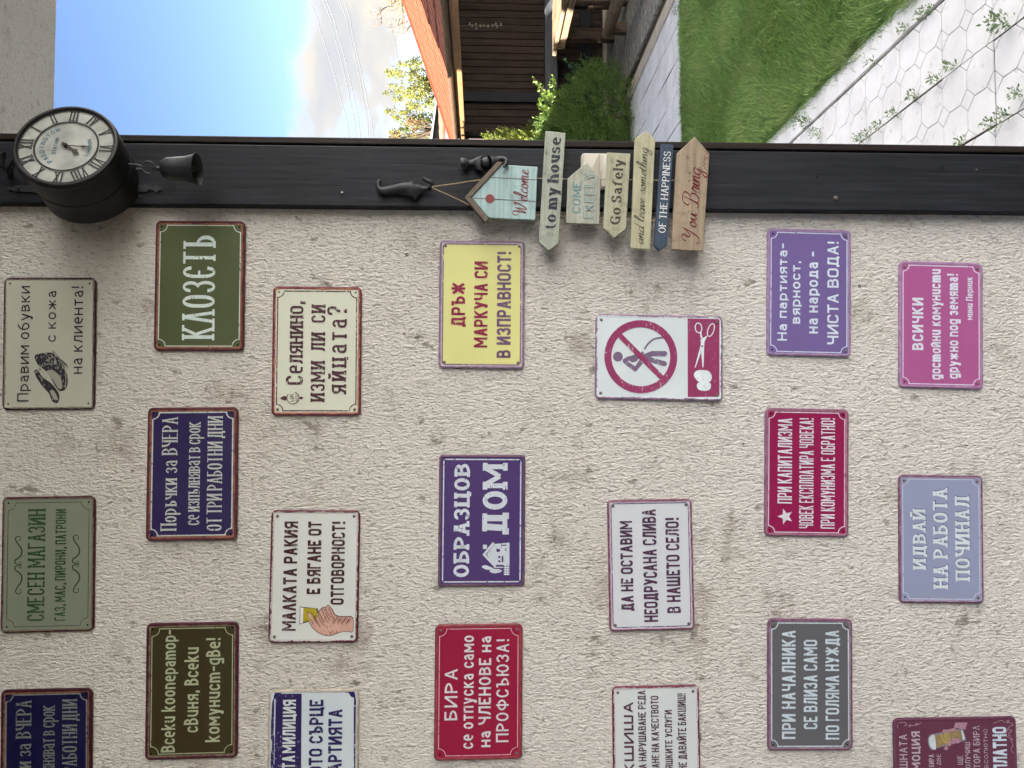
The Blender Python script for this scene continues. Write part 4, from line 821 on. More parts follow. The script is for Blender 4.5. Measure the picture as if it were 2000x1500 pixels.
# ================================================================== things on the post
YB = -.052
ws = empty('hanging_board_sign', tuple(P(907, 385, YB))); tag(ws, 'string of painted wooden boards below a pale blue birdhouse board on the post', 'hanging sign')
wso = np.array(P(907, 385, YB))
def board_mat(name, col, edge, seed, grain=1.0, dirt=(.12, .09, .06)):
    t = MT(name, .7, .25); v = t.vec((3, 3, 55)); mv = t.n('ShaderNodeMapping'); mv.inputs['Location'].default_value = (seed, seed * 2, seed * 3); t.t.links.new(v, mv.inputs[0])
    g = t.noise(mv.outputs[0], 2.2, 6, .65, dist=.4); p = t.noise(t.vec((1, 1, 1)), 24 + seed, 6, .7); f = t.noise(t.vec(), 300, 3)
    c = t.mix(t.ramp(g, .35, .75), col, tuple(x * .66 for x in col))
    c = t.mix(t.ramp(p, .48, .66, 0, .5 * grain), c, tuple(x * .52 + .02 for x in col)); c = t.mix(t.ramp(f, .60, .68, 0, .5 * grain), c, edge)
    c = t.mix(t.ramp(t.math('ADD', p, t.math('MULTIPLY', g, .4)), .86, .93, 0, .8 * grain), c, dirt)
    t.color(c); t.bump(g, .4, .0012); return t.m
def wall_ref(c, w=(190, 187, 180)):
    m_ = sum(c) / 3; c = tuple(m_ + (x - m_) * .82 for x in c)
    return tuple(np.clip(np.array(lin(c)) / np.array(lin(w)) * np.array(WALLC) * .84, .004, .85))
def frame(pa, pb):
    """local frame with u running from image point pa to pb on the board plane"""
    a = P(*pa, YB); b = P(*pb, YB); d = b - a; return math.atan2(d[2], d[0])
def board(label, pts, ang_pts, mat, edge, texts, th=.009, yb=YB, name='board'):
    q = [P(*p, yb) for p in pts]; c = sum(q) / len(q); ang = frame(*ang_pts)
    er = np.array([math.cos(ang), 0, math.sin(ang)]); eu = np.array([-math.sin(ang), 0, math.cos(ang)])
    L2 = lambda px, py: (lambda d: np.array([d @ er, d @ eu]))(P(px, py, yb) - c)
    m = MB(); m.prism([(L2(*p)[0], 0, L2(*p)[1]) for p in pts], (0, th, 0))
    o = m.build(name, mat, ws, bevel=.0012); o.location = c - wso; o.rotation_euler = (0, -ang, 0)
    if label: o['label'] = label
    for kind, text, pt, pb, ps, pe, col, kw in texts:
        pm = (ps + pe) / 2; u0 = L2(pb, ps)[0]; u1 = L2(pb, pe)[0]; v = L2(pb, pm)[1]; H = L2(pt, pm)[1] - v
        A = Letters(); (A.line if kind == 'L' else lambda *a, **k: script(A, *a, **k))(text, u0, u1, v, H, **kw)
        A.build('lettering', print_mat('board_lettering', wall_ref(col), mat_under(mat), .35, 3), o, -.0006)
    return o, L2
def mat_under(m): return (.3, .3, .25)
BL_ = board_mat('pale_blue_painted_board', wall_ref((158, 190, 190)), wall_ref((120, 130, 120)), 1, .8)
o, F_ = board('pale blue birdhouse shaped board', [(920, 385), (979, 321.6), (1050, 325.6), (1045.6, 430), (954, 425)], ((1046, 430), (1050, 325.6)), BL_, None,
      [('S', 'Welcome', 1003, 1031, 420, 333, (128, 40, 48), dict(wx=.085, wy=.05, shear=.12))], .010, YB)
A = Letters(); A.disc(F_(956.8, 388.4), .0103, 24); A.build('red_dot', print_mat('dot_red', wall_ref((130, 58, 56)), (.2, .1, .1), .2, 2), o, -.0007)
A = Letters()
for a, b in (((958, 346.5), (1048.5, 351.5)), ((923, 387), (1046, 393.5))): A.ribbon([F_(*a), F_(*b)], .0016)
A.build('plank_groove', simple('groove_brown', (.09, .07, .055), .9), o, -.0003)
RFm = board_mat('brown_roof_strip', wall_ref((112, 100, 86)), wall_ref((70, 60, 50)), 4, .7)
for pts in ([(907, 385.6), (920, 385), (979, 321.6), (982, 316), (971, 315.5)], [(907, 385.6), (947, 434), (955, 428), (920, 385.4)]): board(None, pts, ((1046, 430), (1050, 325.6)), RFm, None, [], .015, YB - .0045, 'roof_strip')
gm = board_mat('grey_green_worn_board', wall_ref((164, 172, 154)), wall_ref((96, 88, 84)), 6, 1.25)
board('long grey green board pointing down at its left end', [(1065.6, 255.4), (1105, 259.6), (1091, 475), (1071.6, 490), (1052.4, 473)], ((1071.6, 475), (1085, 257)), gm, None,
      [('L', 'to my house', 1068, 1090.5, 449, 269, (44, 50, 62), dict(wx=.25, wy=.10, rad=.95, serif=.05, gap=1.9, space=4))])
gm2 = board_mat('grey_worn_board', wall_ref((166, 170, 152)), wall_ref((112, 104, 98)), 9, 1.0)
o, F_ = board('short grey arrow board with teal lettering', [(1146, 316.4), (1173, 349), (1170.6, 438), (1106, 436), (1109, 348)], ((1138, 437), (1141, 348)), gm2, None,
      [('L', 'COME', 1117.5, 1134.5, 417, 356, (96, 140, 142), dict(wx=.17, wy=.15, rad=.95, gap=2, shear=0)), ('L', 'FREELY', 1140.5, 1160.5, 427, 338, (96, 140, 142), dict(wx=.24, wy=.21, rad=.4, gap=1.7, shear=0))])
A = Letters(); u0 = F_(1160, 427)[0]; u1 = F_(1160, 338)[0]; v = F_(1159.2, 382)[1]; A.line('FREELY', u0 + .0012, u1 - .0012, v, F_(1141.8, 382)[1] - v, .13, .11, rad=.4, gap=1.95); A.build('lettering_inside', print_mat('letter_fill', wall_ref((164, 170, 156)), (.3, .3, .25), .2, 3), o, -.0013)
board('cream board with brown serif lettering behind its torn end', [(1185.6, 297.6), (1231.6, 300), (1223, 447), (1200, 465), (1178.4, 445.6)], ((1200.5, 446), (1208.5, 299)), board_mat('cream_green_board', wall_ref((172, 172, 142)), wall_ref((110, 96, 88)), 12, 1.2), None,
      [('L', 'Go Safely', 1194.5, 1214.5, 440, 312, (74, 64, 56), dict(wx=.24, wy=.10, rad=.95, serif=.05, gap=1.9, space=4))])
board('long olive cream board with thin handwriting', [(1262, 255), (1280, 273), (1270, 487.6), (1231.6, 484.4), (1240.4, 271)], ((1250.5, 486), (1260.2, 272)), board_mat('olive_cream_board', wall_ref((176, 174, 138)), wall_ref((120, 108, 80)), 15, .7), None,
      [('S', 'and leave something', 1240, 1260.5, 479, 290, (58, 54, 48), dict(wx=.085, wy=.045, shear=.30))])
board('narrow dark blue board with white capitals', [(1291.6, 280.6), (1316, 282.4), (1302.4, 480), (1288, 489.4), (1278, 479)], ((1290, 480), (1303.8, 281.5)), board_mat('dark_blue_board', wall_ref((58, 76, 98)), wall_ref((90, 92, 92)), 18, .7), None,
      [('L', 'OF THE HAPPINESS', 1291, 1305, 456, 296, (206, 210, 206), dict(wx=.15, wy=.07, rad=.95, serif=.055, gap=1.8, space=4))])
o, F_ = board('wide bare brown board with red script, lowest of the string', [(1357.4, 267), (1386, 300), (1373, 490.4), (1311.6, 487), (1322.4, 299)], ((1342, 489), (1354, 299)), board_mat('raw_brown_board', wall_ref((160, 142, 116)), wall_ref((104, 86, 66)), 21, 1.2, (.06, .035, .02)), None,
      [('S', 'You', 1332, 1359.5, 474, 418, (116, 38, 48), dict(wx=.11, wy=.05, shear=.2)), ('S', 'Bring', 1335, 1366, 405, 330, (116, 38, 48), dict(wx=.11, wy=.05, shear=.25))])
A = Letters(); A.ribbon([F_(1376.5, 331), F_(1376.5, 326)], .0016)
for x, y in ((1376.5, 320), (1378, 309), (1379.5, 299)): A.ribbon([F_(x - 3, y + 4), F_(x + 2.5, y), F_(x - 3, y - 4)], .0014)
A.build('v_marks', print_mat('red_marks', wall_ref((110, 44, 50)), (.3, .2, .15), .2, 3), o, -.0006)
m = MB(); up = P(843, 365, -.06)
for a, b in ((up, P(939, 351, YB + .004)), (up + np.array([-.003, -.004, 0]), P(918, 401, YB + .004))):
    n = 7; m.tube([a + (b - a) * i / n + np.array([0, 0, -.002 * math.sin(math.pi * i / n)]) for i in range(n + 1)], .0013, 6)
for pts in ([(1040, 348), (1060, 348.5), (1110, 350), (1180, 350.5), (1236, 351), (1290, 352), (1330, 352)], [(1040, 420), (1060, 421), (1110, 423), (1180, 426), (1236, 428), (1290, 431), (1330, 433)]):
    m.tube([P(*p, YB + .0045) for p in pts], .0012, 6)
m.V = [tuple(np.array(v) - wso) for v in m.V]; m.build('rope', M_rope, ws)

# cream box behind the boards
jb = empty('junction_box', tuple(P(1168, 337, yb - .001))); tag(jb, 'cream plastic junction box with rounded corners half hidden behind the boards', 'junction box')
jo = np.array(P(1168, 337, yb - .001)); c0 = P(1133, 371, yb); c1 = P(1200, 304, yb); w_ = abs(c1[0] - c0[0]); h_ = abs(c1[2] - c0[2])
def soft_box(w, h, d, r, mat, name, par, loc=(0, 0, 0)):
    V = []; F = []; k = 4; n = 4 * (k + 1)
    for ins, y in ((0, 0), (0, -d + .003), (.001, -d + .001), (.003, -d)):
        V += [(x, y, z) for x, z in rrect(w - 2 * ins, h - 2 * ins, max(r - ins, .001), k)]
    for i in range(3):
        for j in range(n): F.append((i * n + j, i * n + (j + 1) % n, (i + 1) * n + (j + 1) % n, (i + 1) * n + j))
    F.append(tuple(range(3 * n, 4 * n))); m = MB(); m.add(V, F); o = m.build(name, mat, par, True); o.location = loc; return o
soft_box(w_, h_, .014, .008, M_cream, 'box_body', jb); soft_box(w_ * .96, h_ * .50, .004, .004, M_cream, 'box_lid', jb, (0, -.0142, h_ * .22)); soft_box(w_ * .96, h_ * .40, .003, .004, M_cream, 'lower_lid', jb, (0, -.0142, -h_ * .26))

# ------------------------------------------------------------------ station clock
psi, tau, RC, DEP = .342, .061, .104, .105
nrm_ = Vector((math.sin(psi) * math.cos(tau), -math.cos(psi) * math.cos(tau), -math.sin(tau)))
ux = Vector((0, 0, 1)).cross(nrm_).normalized(); uy = nrm_.cross(ux)
CM4 = Matrix(((ux.x, uy.x, nrm_.x, .563), (ux.y, uy.y, nrm_.y, -.150), (ux.z, uy.z, nrm_.z, 2.513), (0, 0, 0, 1)))
ck = empty('station_clock'); ck.matrix_world = CM4; tag(ck, 'round black double sided station clock with roman numerals on the post', 'clock')
def cpart(name, m, mat, smooth=True): return m.build(name, mat, ck, smooth)
m = MB(); m.lathe([(.0935, -.004), (.0945, .000), (.0965, .003), (.099, .0035), (.1020, .002), (RC, -.004), (.1045, -.010), (.1035, -.012)], 64); cpart('rim', m, M_clockm)
m = MB(); m.lathe([(.1035, -.012), (.1035, -.066), (.1015, -.068), (.1015, -.070), (.1035, -.072), (.1035, -.120), (.1045, -.122), (.1045, -.130), (.098, -.134), (.0, -.134)], 64); cpart('drum', m, M_clockm)
m = MB(); m.lathe([(0, -.003), (.096, -.003)], 48); cpart('dial', m, M_white)
def flat2(A, h): return [(a, b, h + c) for a, b, c in A.V]
def cflat(name, A, mat, h):
    me = mesh(name, flat2(A, h), A.F, mat); bm = bmesh.new(); bm.from_mesh(me)
    for f in bm.faces:
        f.normal_update()
        if f.normal.z < 0: f.normal_flip()
    bm.to_mesh(me); bm.free(); return obj(name, me, ck)
A = Letters(); A.ribbon([(.0625 * math.cos(a), .0625 * math.sin(a)) for a in np.linspace(0, 2 * math.pi, 64, endpoint=False)], .0036, closed=True); A.ribbon([(.0930 * math.cos(a), .0930 * math.sin(a)) for a in np.linspace(0, 2 * math.pi, 64, endpoint=False)], .0022, closed=True); cflat('chapter_ring', A, M_clockm, -.001)
nums = ['XII', 'I', 'II', 'III', 'IV', 'V', 'VI', 'VII', 'VIII', 'IX', 'X', 'XI']
for i, nu in enumerate(nums):
    T = Letters(); wd = {'I': .0052, 'V': .0118, 'X': .0118}; tot = sum(wd[c] for c in nu) + .0014 * (len(nu) - 1); x = -tot / 2
    for c in nu:
        T.glyph(c, x + .0008, 0, wd[c] - .0014, .0250, .0036, .0018, .3, .05); x += wd[c] + .0014
    a = -2 * math.pi * i / 12; r0 = .0665; V2 = []
    for u, v, h in T.V:
        y = r0 + v; V2.append((u * math.cos(a) - y * math.sin(a), u * math.sin(a) + y * math.cos(a), h))
    T.V = V2; cflat('numeral', T, M_clockm, -.0015)
def arc_text(text, r, a0, a1, H, w, up=True):
    T = Letters(); n = len(text)
    for i, c in enumerate(text):
        a = a0 + (a1 - a0) * i / (n - 1); B = Letters(); B.glyph(c, -.36 * H, 0 if up else 0, .72 * H, H, w * H, w * H, .5)
        for u, v, h in B.V:
            if up: x, y = u, r + v; V = (x * math.cos(a) - y * math.sin(a), x * math.sin(a) + y * math.cos(a), h)
            else: x, y = u, -r + v; V = (x * math.cos(a) - y * math.sin(a), x * math.sin(a) + y * math.cos(a), h)
            T.V.append(V)
        b = len(T.V) - len(B.V); T.F += [tuple(k + b for k in f) for f in B.F]
    return T
T = arc_text('PADDINGTON', .043, R(58), R(-58), .0100, .16); cflat('dial_lettering', T, M_blueprint, -.0024)
T = Letters(); T.line('STATION', -.021, .021, .018, .0075, .17, rad=.5); cflat('dial_lettering', T, M_blueprint, -.0024)
T = arc_text('LONDON', .050, R(-24), R(24), .0085, .16, False); cflat('dial_lettering', T, M_blueprint, -.0024)
def hand(ang, ln, w, h):
    A = Letters(); d = np.array([math.sin(ang), math.cos(ang)]); A.ribbon([-d * .010, d * ln * .55, d * ln * .72, d * ln * .8, d * ln], w, taper=[1, .9, 2.2, 1.2, .15]); return cflat('clock_hand', A, M_brass, h)
hand(R(181), .050, .0030, .0012); hand(R(214), .036, .0060, .0020)
m = MB(); m.lathe([(.0042, -.003), (.0042, .0045), (.0025, .006), (0, .006)], 14); cpart('hand_boss', m, M_brass)
# glass over the dial
mg = MT('clock_glass', .03, .5); mg.b.inputs['Transmission Weight'].default_value = 1; mg.b.inputs['IOR'].default_value = 1.01; mg.color((1, 1, 1))
# mounting: strap iron with pointed ends, arm, lower ring and bell
iron = empty('clock_bracket', tuple(P(160, 368, yb))); tag(iron, 'black iron strap with pointed ends holding the clock on the post', 'bracket'); io = np.array(P(160, 368, yb))
m = MB(); pr = [(12, 368), (17, 364), (22, 367), (28, 361), (42, 361), (44, 362), (285, 361), (290, 366), (300, 366), (305, 362), (308, 366), (316, 370), (308, 373), (305, 377), (300, 372), (290, 372), (285, 375), (44, 375), (28, 374), (22, 371), (17, 373)]
m.prism([P(*p, yb - .0045) - io for p in pr], (0, .0045, 0)); m.build('strap', M_iron, iron, bevel=.0006)
p0 = P(-60, 300, -.09); 
m = MB(); m.tube([P(20, 345, yb) - io, P(20, 330, -.075) - io, P(28, 315, -.12) - io, P(60, 312, -.14) - io], .006, 10); m.tube([P(-40, 310, yb) - io, P(-10, 300, -.06) - io, P(8, 300, -.09) - io, P(4, 325, -.07) - io, P(20, 340, -.05) - io], .0045, 8); m.build('arm', M_iron, iron, True)
for px in (36, 292): 
    m = MB(); m.lathe([(0, -.003), (.003, -.0025), (.004, 0)], 8, Matrix.Rotation(R(-90), 4, 'X')); o = m.build('bolt', M_iron, iron, True); o.location = P(px, 368, yb - .0045) - io
nail(274, 384, .0058, mat=M_iron)
bl = empty('bell'); bp = P(353, 330, -.13); bl.location = bp; tag(bl, 'small black iron bell hanging on a ring below the clock', 'bell')
ax = (P(372, 333, -.13) - P(318, 326, -.13)); ax = np.array([0, 0, -1.])
s_ = np.linalg.norm(P(392, 330, -.13) - P(313, 330, -.13))
m = MB(); kz = s_ / 1.02
m.lathe([(0, .52 * kz), (.10 * kz, .50 * kz), (.22 * kz, .44 * kz), (.28 * kz, .34 * kz), (.30 * kz, .1 * kz), (.32 * kz, -.15 * kz), (.37 * kz, -.34 * kz), (.41 * kz, -.42 * kz), (.40 * kz, -.43 * kz), (.35 * kz, -.33 * kz), (.30 * kz, -.14 * kz), (.28 * kz, .1 * kz), (.2 * kz, .4 * kz), (0, .42 * kz)], 32)
m.build('bell_body', M_iron, bl, True)
m = MB(); m.lathe([(.05 * kz, .48 * kz), (.05 * kz, .60 * kz), (.075 * kz, .62 * kz), (.06 * kz, .66 * kz), (.03 * kz, .70 * kz)], 12); m.build('bell_neck', M_iron, bl, True)
def ring(c, r, rad, axis):
    m = MB(); M3 = Vector(axis).to_track_quat('Z', 'Y').to_matrix(); pts = [np.array(c) + np.array(M3 @ Vector((r * math.cos(a), r * math.sin(a), 0))) for a in np.linspace(0, 2 * math.pi, 21)]; m.tube(pts, rad, 7, False); return m
rc = P(290, 327, -.13) - bp; ring(rc, .0125, .0017, (0.1, 1, .1)).build('ring', M_iron, bl, True)
m = MB(); q = [P(252, 321, -.13), P(268, 322, -.13), P(280, 326, -.13), P(279, 330, -.13), P(266, 330, -.132)]; m.tube([p - bp for p in q], .0022, 8); m.build('hook', M_iron, bl, True)
m = MB(); m.tube([np.array([0, 0, .3 * kz]), np.array([0, 0, -.2 * kz])], .002, 6); m.lathe([(0, -.18 * kz), (.08 * kz, -.24 * kz), (.08 * kz, -.32 * kz), (0, -.38 * kz)], 10); m.build('clapper', M_iron, bl, True)

# ------------------------------------------------------------------ two cast iron hooks
def skin(name, chain, edges, parent, mat, sub=2):
    me = bpy.data.meshes.new(name); me.from_pydata([tuple(c[:3]) for c in chain], edges, [])
    o = obj(name, me); sk = o.modifiers.new('s', 'SKIN'); sb = o.modifiers.new('u', 'SUBSURF'); sb.levels = sb.render_levels = sub
    for i, c in enumerate(chain):
        d = me.skin_vertices[0].data[i]; d.radius = (c[3], c[3] if len(c) < 5 else c[4]); d.use_root = (i == 0)
    dg = bpy.context.evaluated_depsgraph_get(); m2 = bpy.data.meshes.new_from_object(o.evaluated_get(dg)); bpy.data.objects.remove(o)
    m2.materials.clear(); m2.materials.append(mat); m2.polygons.foreach_set('use_smooth', [True] * len(m2.polygons)); m2.name = name
    return obj(name, m2, parent)
def figure(name, label, y, pts, edges, org, mat=M_iron, kr=.00150):
    e = empty(name, tuple(org)); tag(e, label, 'hook'); ch = []
    for px, py, dy, r in pts:
        p = P(px, py, y - dy * 1.15) - org; ch.append((*p, r * kr))
    b = skin('body', ch, edges, e, mat); return e
h1o = np.array(P(790, 370, yb)); 
h1 = figure('iron_hook', 'black cast iron animal shaped hook the board string hangs from', yb,
    [(806, 372, .008, 11), (790, 368, .009, 10.5), (775, 369, .008, 7.5), (760, 372, .007, 7.5), (744, 374, .008, 7), (738, 366, .010, 4.5), (738, 356, .010, 3.2), (744, 351, .009, 2.5),
     (818, 369, .010, 8), (826, 370, .010, 5), (838, 369, .014, 4), (846, 364, .022, 3.6), (843, 356, .026, 3.4), (833, 353, .026, 3.2), (826, 347, .026, 3.0),
     (803, 360, .010, 6), (808, 355.5, .009, 4.5), (811, 384, .009, 6.5), (807, 389, .008, 5)],
    [(0, 1), (1, 2), (2, 3), (3, 4), (4, 5), (5, 6), (6, 7), (0, 8), (8, 9), (9, 10), (10, 11), (11, 12), (12, 13), (13, 14), (0, 15), (15, 16), (0, 17), (17, 18)], h1o)
m = MB(); m.lathe([(0, -.002), (.0025, -.0018), (.0032, 0)], 8, Matrix.Rotation(R(-90), 4, 'X')); o = m.build('bolt', M_screw, h1, True); o.location = P(771.5, 370.5, yb - .0155) - h1o
h2o = np.array(P(940, 320, yb))
h2 = figure('iron_hook', 'black cast iron figure shaped hook standing right above the birdhouse board roof', yb,
    [(950, 318, .010, 11), (935, 320, .010, 10), (923, 319, .009, 6), (914, 319, .009, 7.5), (904, 319, .011, 11.5), (900, 320, .009, 9), (965, 315, .010, 9.5), (976, 311, .012, 6.5), (984, 310, .018, 4.5), (990, 313, .024, 4), (988, 322, .028, 3.4), (982, 327, .028, 3),
     (938, 309, .012, 4.5), (944, 306, .012, 3.5), (936, 331, .012, 5.5), (944, 334, .011, 4), (968, 307, .014, 4), (958, 310, .012, 4)],
    [(0, 1), (1, 2), (2, 3), (3, 4), (4, 5), (0, 6), (6, 7), (7, 8), (8, 9), (9, 10), (10, 11), (1, 12), (12, 13), (1, 14), (14, 15), (6, 16), (0, 17)], h2o, kr=.00122)
m = MB(); m.lathe([(0, -.002), (.0022, -.0018), (.003, 0)], 8, Matrix.Rotation(R(-90), 4, 'X')); o = m.build('bolt', M_screw, h2, True); o.location = P(918, 318, yb - .0165) - h2o
m = MB()
for i in range(9):
    py = 310 + i * 2.3; m.tube([P(898, py, yb - .021 + abs(i - 4) * .002) - h2o, P(906, 318 + (py - 318) * 1.15, yb - .024 + abs(i - 4) * .002) - h2o, P(911, 318 + (py - 318) * .9, yb - .018) - h2o], .0011, 5)
m.build('hair_ridges', M_iron, h2, True)

# ================================================================== garden
Y0 = CP[1]                                   # camera y; distances below are from the camera
shx = lambda X, Y: X - .028 * (Y - 3)
ground = mesh('ground', [(-400, -400, -.06), (400, -400, -.06), (400, 400, -.06), (-400, 400, -.06)], [(0, 1, 2, 3)], simple('bare_earth_and_turf', (.075, .085, .04), .95, .1, 0, .4, .6))
label_struct(obj('ground', ground))
def sheet(name, x0, x1, ya, yb_, z, mat):
    o = obj(name, mesh(name, [(x0, ya, z), (x1, ya, z), (x1, yb_, z), (x0, yb_, z)], [(0, 1, 2, 3)], mat)); return label_struct(o)
M_joint = simple('joint_dirt', (.085, .066, .045), .95, .1, 0, .45, 60, .5, 300)
pave = sheet('paving', -3.2, 4.0, -8, 6.4, -.035, M_joint)
def tile_mat():
    t = MT('pale_concrete_paver', .8, .25); v = t.vec(src='Object'); 
    oi = t.n('ShaderNodeNewGeometry'); pos = oi.outputs['Position']
    a = t.noise(pos, 5, 6, .6); b = t.noise(pos, 60, 4, .7); c2 = t.noise(pos, 22, 5, .7)
    c = t.mix(t.ramp(a, .3, .7), (.60, .60, .61), (.72, .72, .735))
    c = t.mix(t.ramp(c2, .57, .72, 0, .5), c, (.33, .31, .28)); c = t.mix(t.ramp(b, .66, .74, 0, .5), c, (.20, .18, .15))
    c = t.mix(t.math('MULTIPLY', t.rnd(), .14), c, (.36, .35, .33))
    t.color(c); t.bump(t.math('ADD', b, t.math('MULTIPLY', t.noise(pos, 280, 3), .6)), .35, .0015); return t.m
M_tile = tile_mat()
M_groove = simple('groove_dirt', (.20, .165, .14), .95, .1, 0, .3, 50)
TX, TY = .278, .262
def paver_mesh(gjx=.0075, gjy=.0035, relief=True):
    m = MB(); V = []; F = []; mats = []
    g = .0035; a, b = TX / 4, TY / 4; cx, cy = a * .55, b * .55
    def add_poly(pts, inset=.0018, z=0., zb=-.0042):
        P_ = [np.array(p) for p in pts]; c = sum(P_) / len(P_); n = len(P_)
        def ins(d):
            out = []
            for i in range(n):
                p0, p1, p2 = P_[i - 1], P_[i], P_[(i + 1) % n]
                e1 = (p1 - p0) / np.linalg.norm(p1 - p0); e2 = (p2 - p1) / np.linalg.norm(p2 - p1)
                n1 = np.array([-e1[1], e1[0]]); n2 = np.array([-e2[1], e2[0]]); s = n1 + n2; out.append(p1 + s * d / max(.35, (1 + n1 @ n2)))
            return out
        o = ins(inset * .45); t = ins(inset * 1.4); k = len(V)
        V.extend([(p[0], p[1], zb) for p in o] + [(p[0], p[1], z) for p in t])
        F.append(tuple(range(k + n, k + 2 * n))); mats.append(0)
        for i in range(n): F.append((k + i, k + (i + 1) % n, k + n + (i + 1) % n, k + n + i)); mats.append(0)
    for i in (0, 1):
        for j in (0, 1):
            ox, oy = -TX / 2 + a + i * 2 * a, -TY / 2 + b + j * 2 * b
            add_poly([(ox + a, oy - (b - cy)), (ox + a, oy + (b - cy)), (ox + a - cx, oy + b), (ox - a + cx, oy + b), (ox - a, oy + b - cy), (ox - a, oy - b + cy), (ox - a + cx, oy - b), (ox + a - cx, oy - b)])
    hx, hy = TX / 2, TY / 2
    add_poly([(cx, 0), (0, cy), (-cx, 0), (0, -cy)])
    for sx_ in (-1, 1): 
        q = [(sx_ * hx, -cy), (sx_ * hx, cy), (sx_ * (hx - cx), 0)]; add_poly(q if sx_ > 0 else q[::-1])
        q = [(cx, sx_ * hy), (-cx, sx_ * hy), (0, sx_ * (hy - cy))]; add_poly(q if sx_ > 0 else q[::-1])
    for sx_ in (-1, 1):
        for sy_ in (-1, 1):
            q = [(sx_ * hx, sy_ * hy), (sx_ * (hx - cx), sy_ * hy), (sx_ * hx, sy_ * (hy - cy))]; add_poly(q if sx_ * sy_ > 0 else q[::-1])
    k = len(V); gx = hx - gjx / 2; gy = hy - gjy / 2
    V.extend([(-gx, -gy, -.0040), (gx, -gy, -.0040), (gx, gy, -.0040), (-gx, gy, -.0040), (-hx + g, -hy + g, -.04), (hx - g, -hy + g, -.04), (hx - g, hy - g, -.04), (-hx + g, hy - g, -.04)])
    for f in ((0, 1, 2, 3), (0, 4, 5, 1), (1, 5, 6, 2), (2, 6, 7, 3), (3, 7, 4, 0)): F.append(tuple(k + i for i in f)); mats.append(1)
    # keep the open joint between neighbouring slabs
    V = [(max(-gx, min(gx, x)) - .028 * y, max(-gy, min(gy, y)), z) for x, y, z in V]
    me = mesh('tile', V, F, M_tile); me.materials.append(M_groove); me.polygons.foreach_set('material_index', mats); return me
tm = paver_mesh(); tm_far = paver_mesh(.011, .008)
XA = 1.463
for k in range(-1, 15):
    Yc = 2.524 + (k - .5) * TY
    if Yc < 1.75: continue
    for j in range(6):
        X = XA - TX * (j + .5)
        o = obj('tile', tm, pave, (shx(X, Yc) + random.uniform(-.0012, .0012), Yc + Y0, random.uniform(-.0025, .0012)), (random.uniform(-.004, .004), random.uniform(-.004, .004), random.uniform(-.003, .003)))
for k in range(8):
    Yc = 5.87 + (k + .5) * TY
    for j in range(10):
        X = 3.545 - TX * (j + .5)
        if k == 7 and j > 2: pass
        obj('tile', tm_far, pave, (shx(X, Yc) + .08, Yc + Y0, random.uniform(-.005, .002)), (random.uniform(-.006, .006), random.uniform(-.006, .006), random.uniform(-.004, .004)))
# kerb stones
def kerb(X0, X1, Ys, z, mat, name='kerb_stone'):
    for ya, yb_ in zip(Ys[:-1], Ys[1:]):
        Ym = (ya + yb_) / 2; m = MB(); w = (X1 - X0) / 2; l = (yb_ - ya) / 2 - .002
        m.prism([(-w + .028 * l, -l, -.05), (w + .028 * l, -l, -.05), (w - .028 * l, l, -.05), (-w - .028 * l, l, -.05)], (0, 0, .05 + z)); o = m.build(name, mat, pave, bevel=.004); o.location = (shx((X0 + X1) / 2, Ym), Ym + Y0, random.uniform(-.002, .002))
kerb(1.473, 1.60, [1.95, 2.40, 2.83, 3.286, 3.73, 4.19, 4.65, 5.11, 5.57, 5.84], .004, M_tile)
M_kerb2 = simple('beige_concrete_kerb', (.47, .42, .34), .85, .2, 0, .12, 9, .3, 150)
kerb(3.60, 3.745, [5.2, 6.2, 7.2, 7.75, 8.6, 9.4], .012, M_kerb2)
# stone floor of the shelter
fl = sheet('shelter_floor', 3.62, 8.2, 2.5, 7.9, -.030, M_joint)
M_slab = simple('dusty_grey_stone_slab', (.26, .245, .22), .9, .15, 0, .35, 14, .4, 120)
yy = 3.0
r_ = random.Random(3)
while yy < 7.68:
    d = r_.uniform(.24, .30); xx = 3.74 + r_.uniform(0, .03)
    while xx < 7.4:
        w = r_.uniform(.22, .52)
        m = MB(); m.box((-w / 2 + .004, -d / 2 + .004, -.03), (w / 2 - .004, d / 2 - .004, 0)); o = m.build('floor_slab', M_slab, fl, bevel=.003); o.location = (xx + w / 2 - .028 * (yy + 1.7 - 3) + .15, yy + d / 2, r_.uniform(-.003, .003)); xx += w
    yy += d

# ------------------------------------------------------------------ lawn
lawn_soil = sheet('lawn_soil', 1.45, 9.5, .0, 4.14, -.012, simple('lawn_soil', (.045, .06, .02), .95, .1, 0, .4, 20))
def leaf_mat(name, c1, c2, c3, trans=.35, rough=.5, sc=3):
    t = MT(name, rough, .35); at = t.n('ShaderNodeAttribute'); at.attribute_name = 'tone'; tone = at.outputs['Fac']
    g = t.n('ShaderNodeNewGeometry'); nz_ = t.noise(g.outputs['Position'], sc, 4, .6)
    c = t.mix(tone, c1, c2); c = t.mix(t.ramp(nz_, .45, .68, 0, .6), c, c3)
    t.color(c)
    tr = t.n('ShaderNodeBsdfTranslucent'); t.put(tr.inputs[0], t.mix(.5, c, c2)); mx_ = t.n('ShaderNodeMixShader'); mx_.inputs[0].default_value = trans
    t.t.links.new(t.b.outputs[0], mx_.inputs[1]); t.t.links.new(tr.outputs[0], mx_.inputs[2]); t.t.links.new(mx_.outputs[0], t.t.nodes['Material Output'].inputs[0]); return t.m
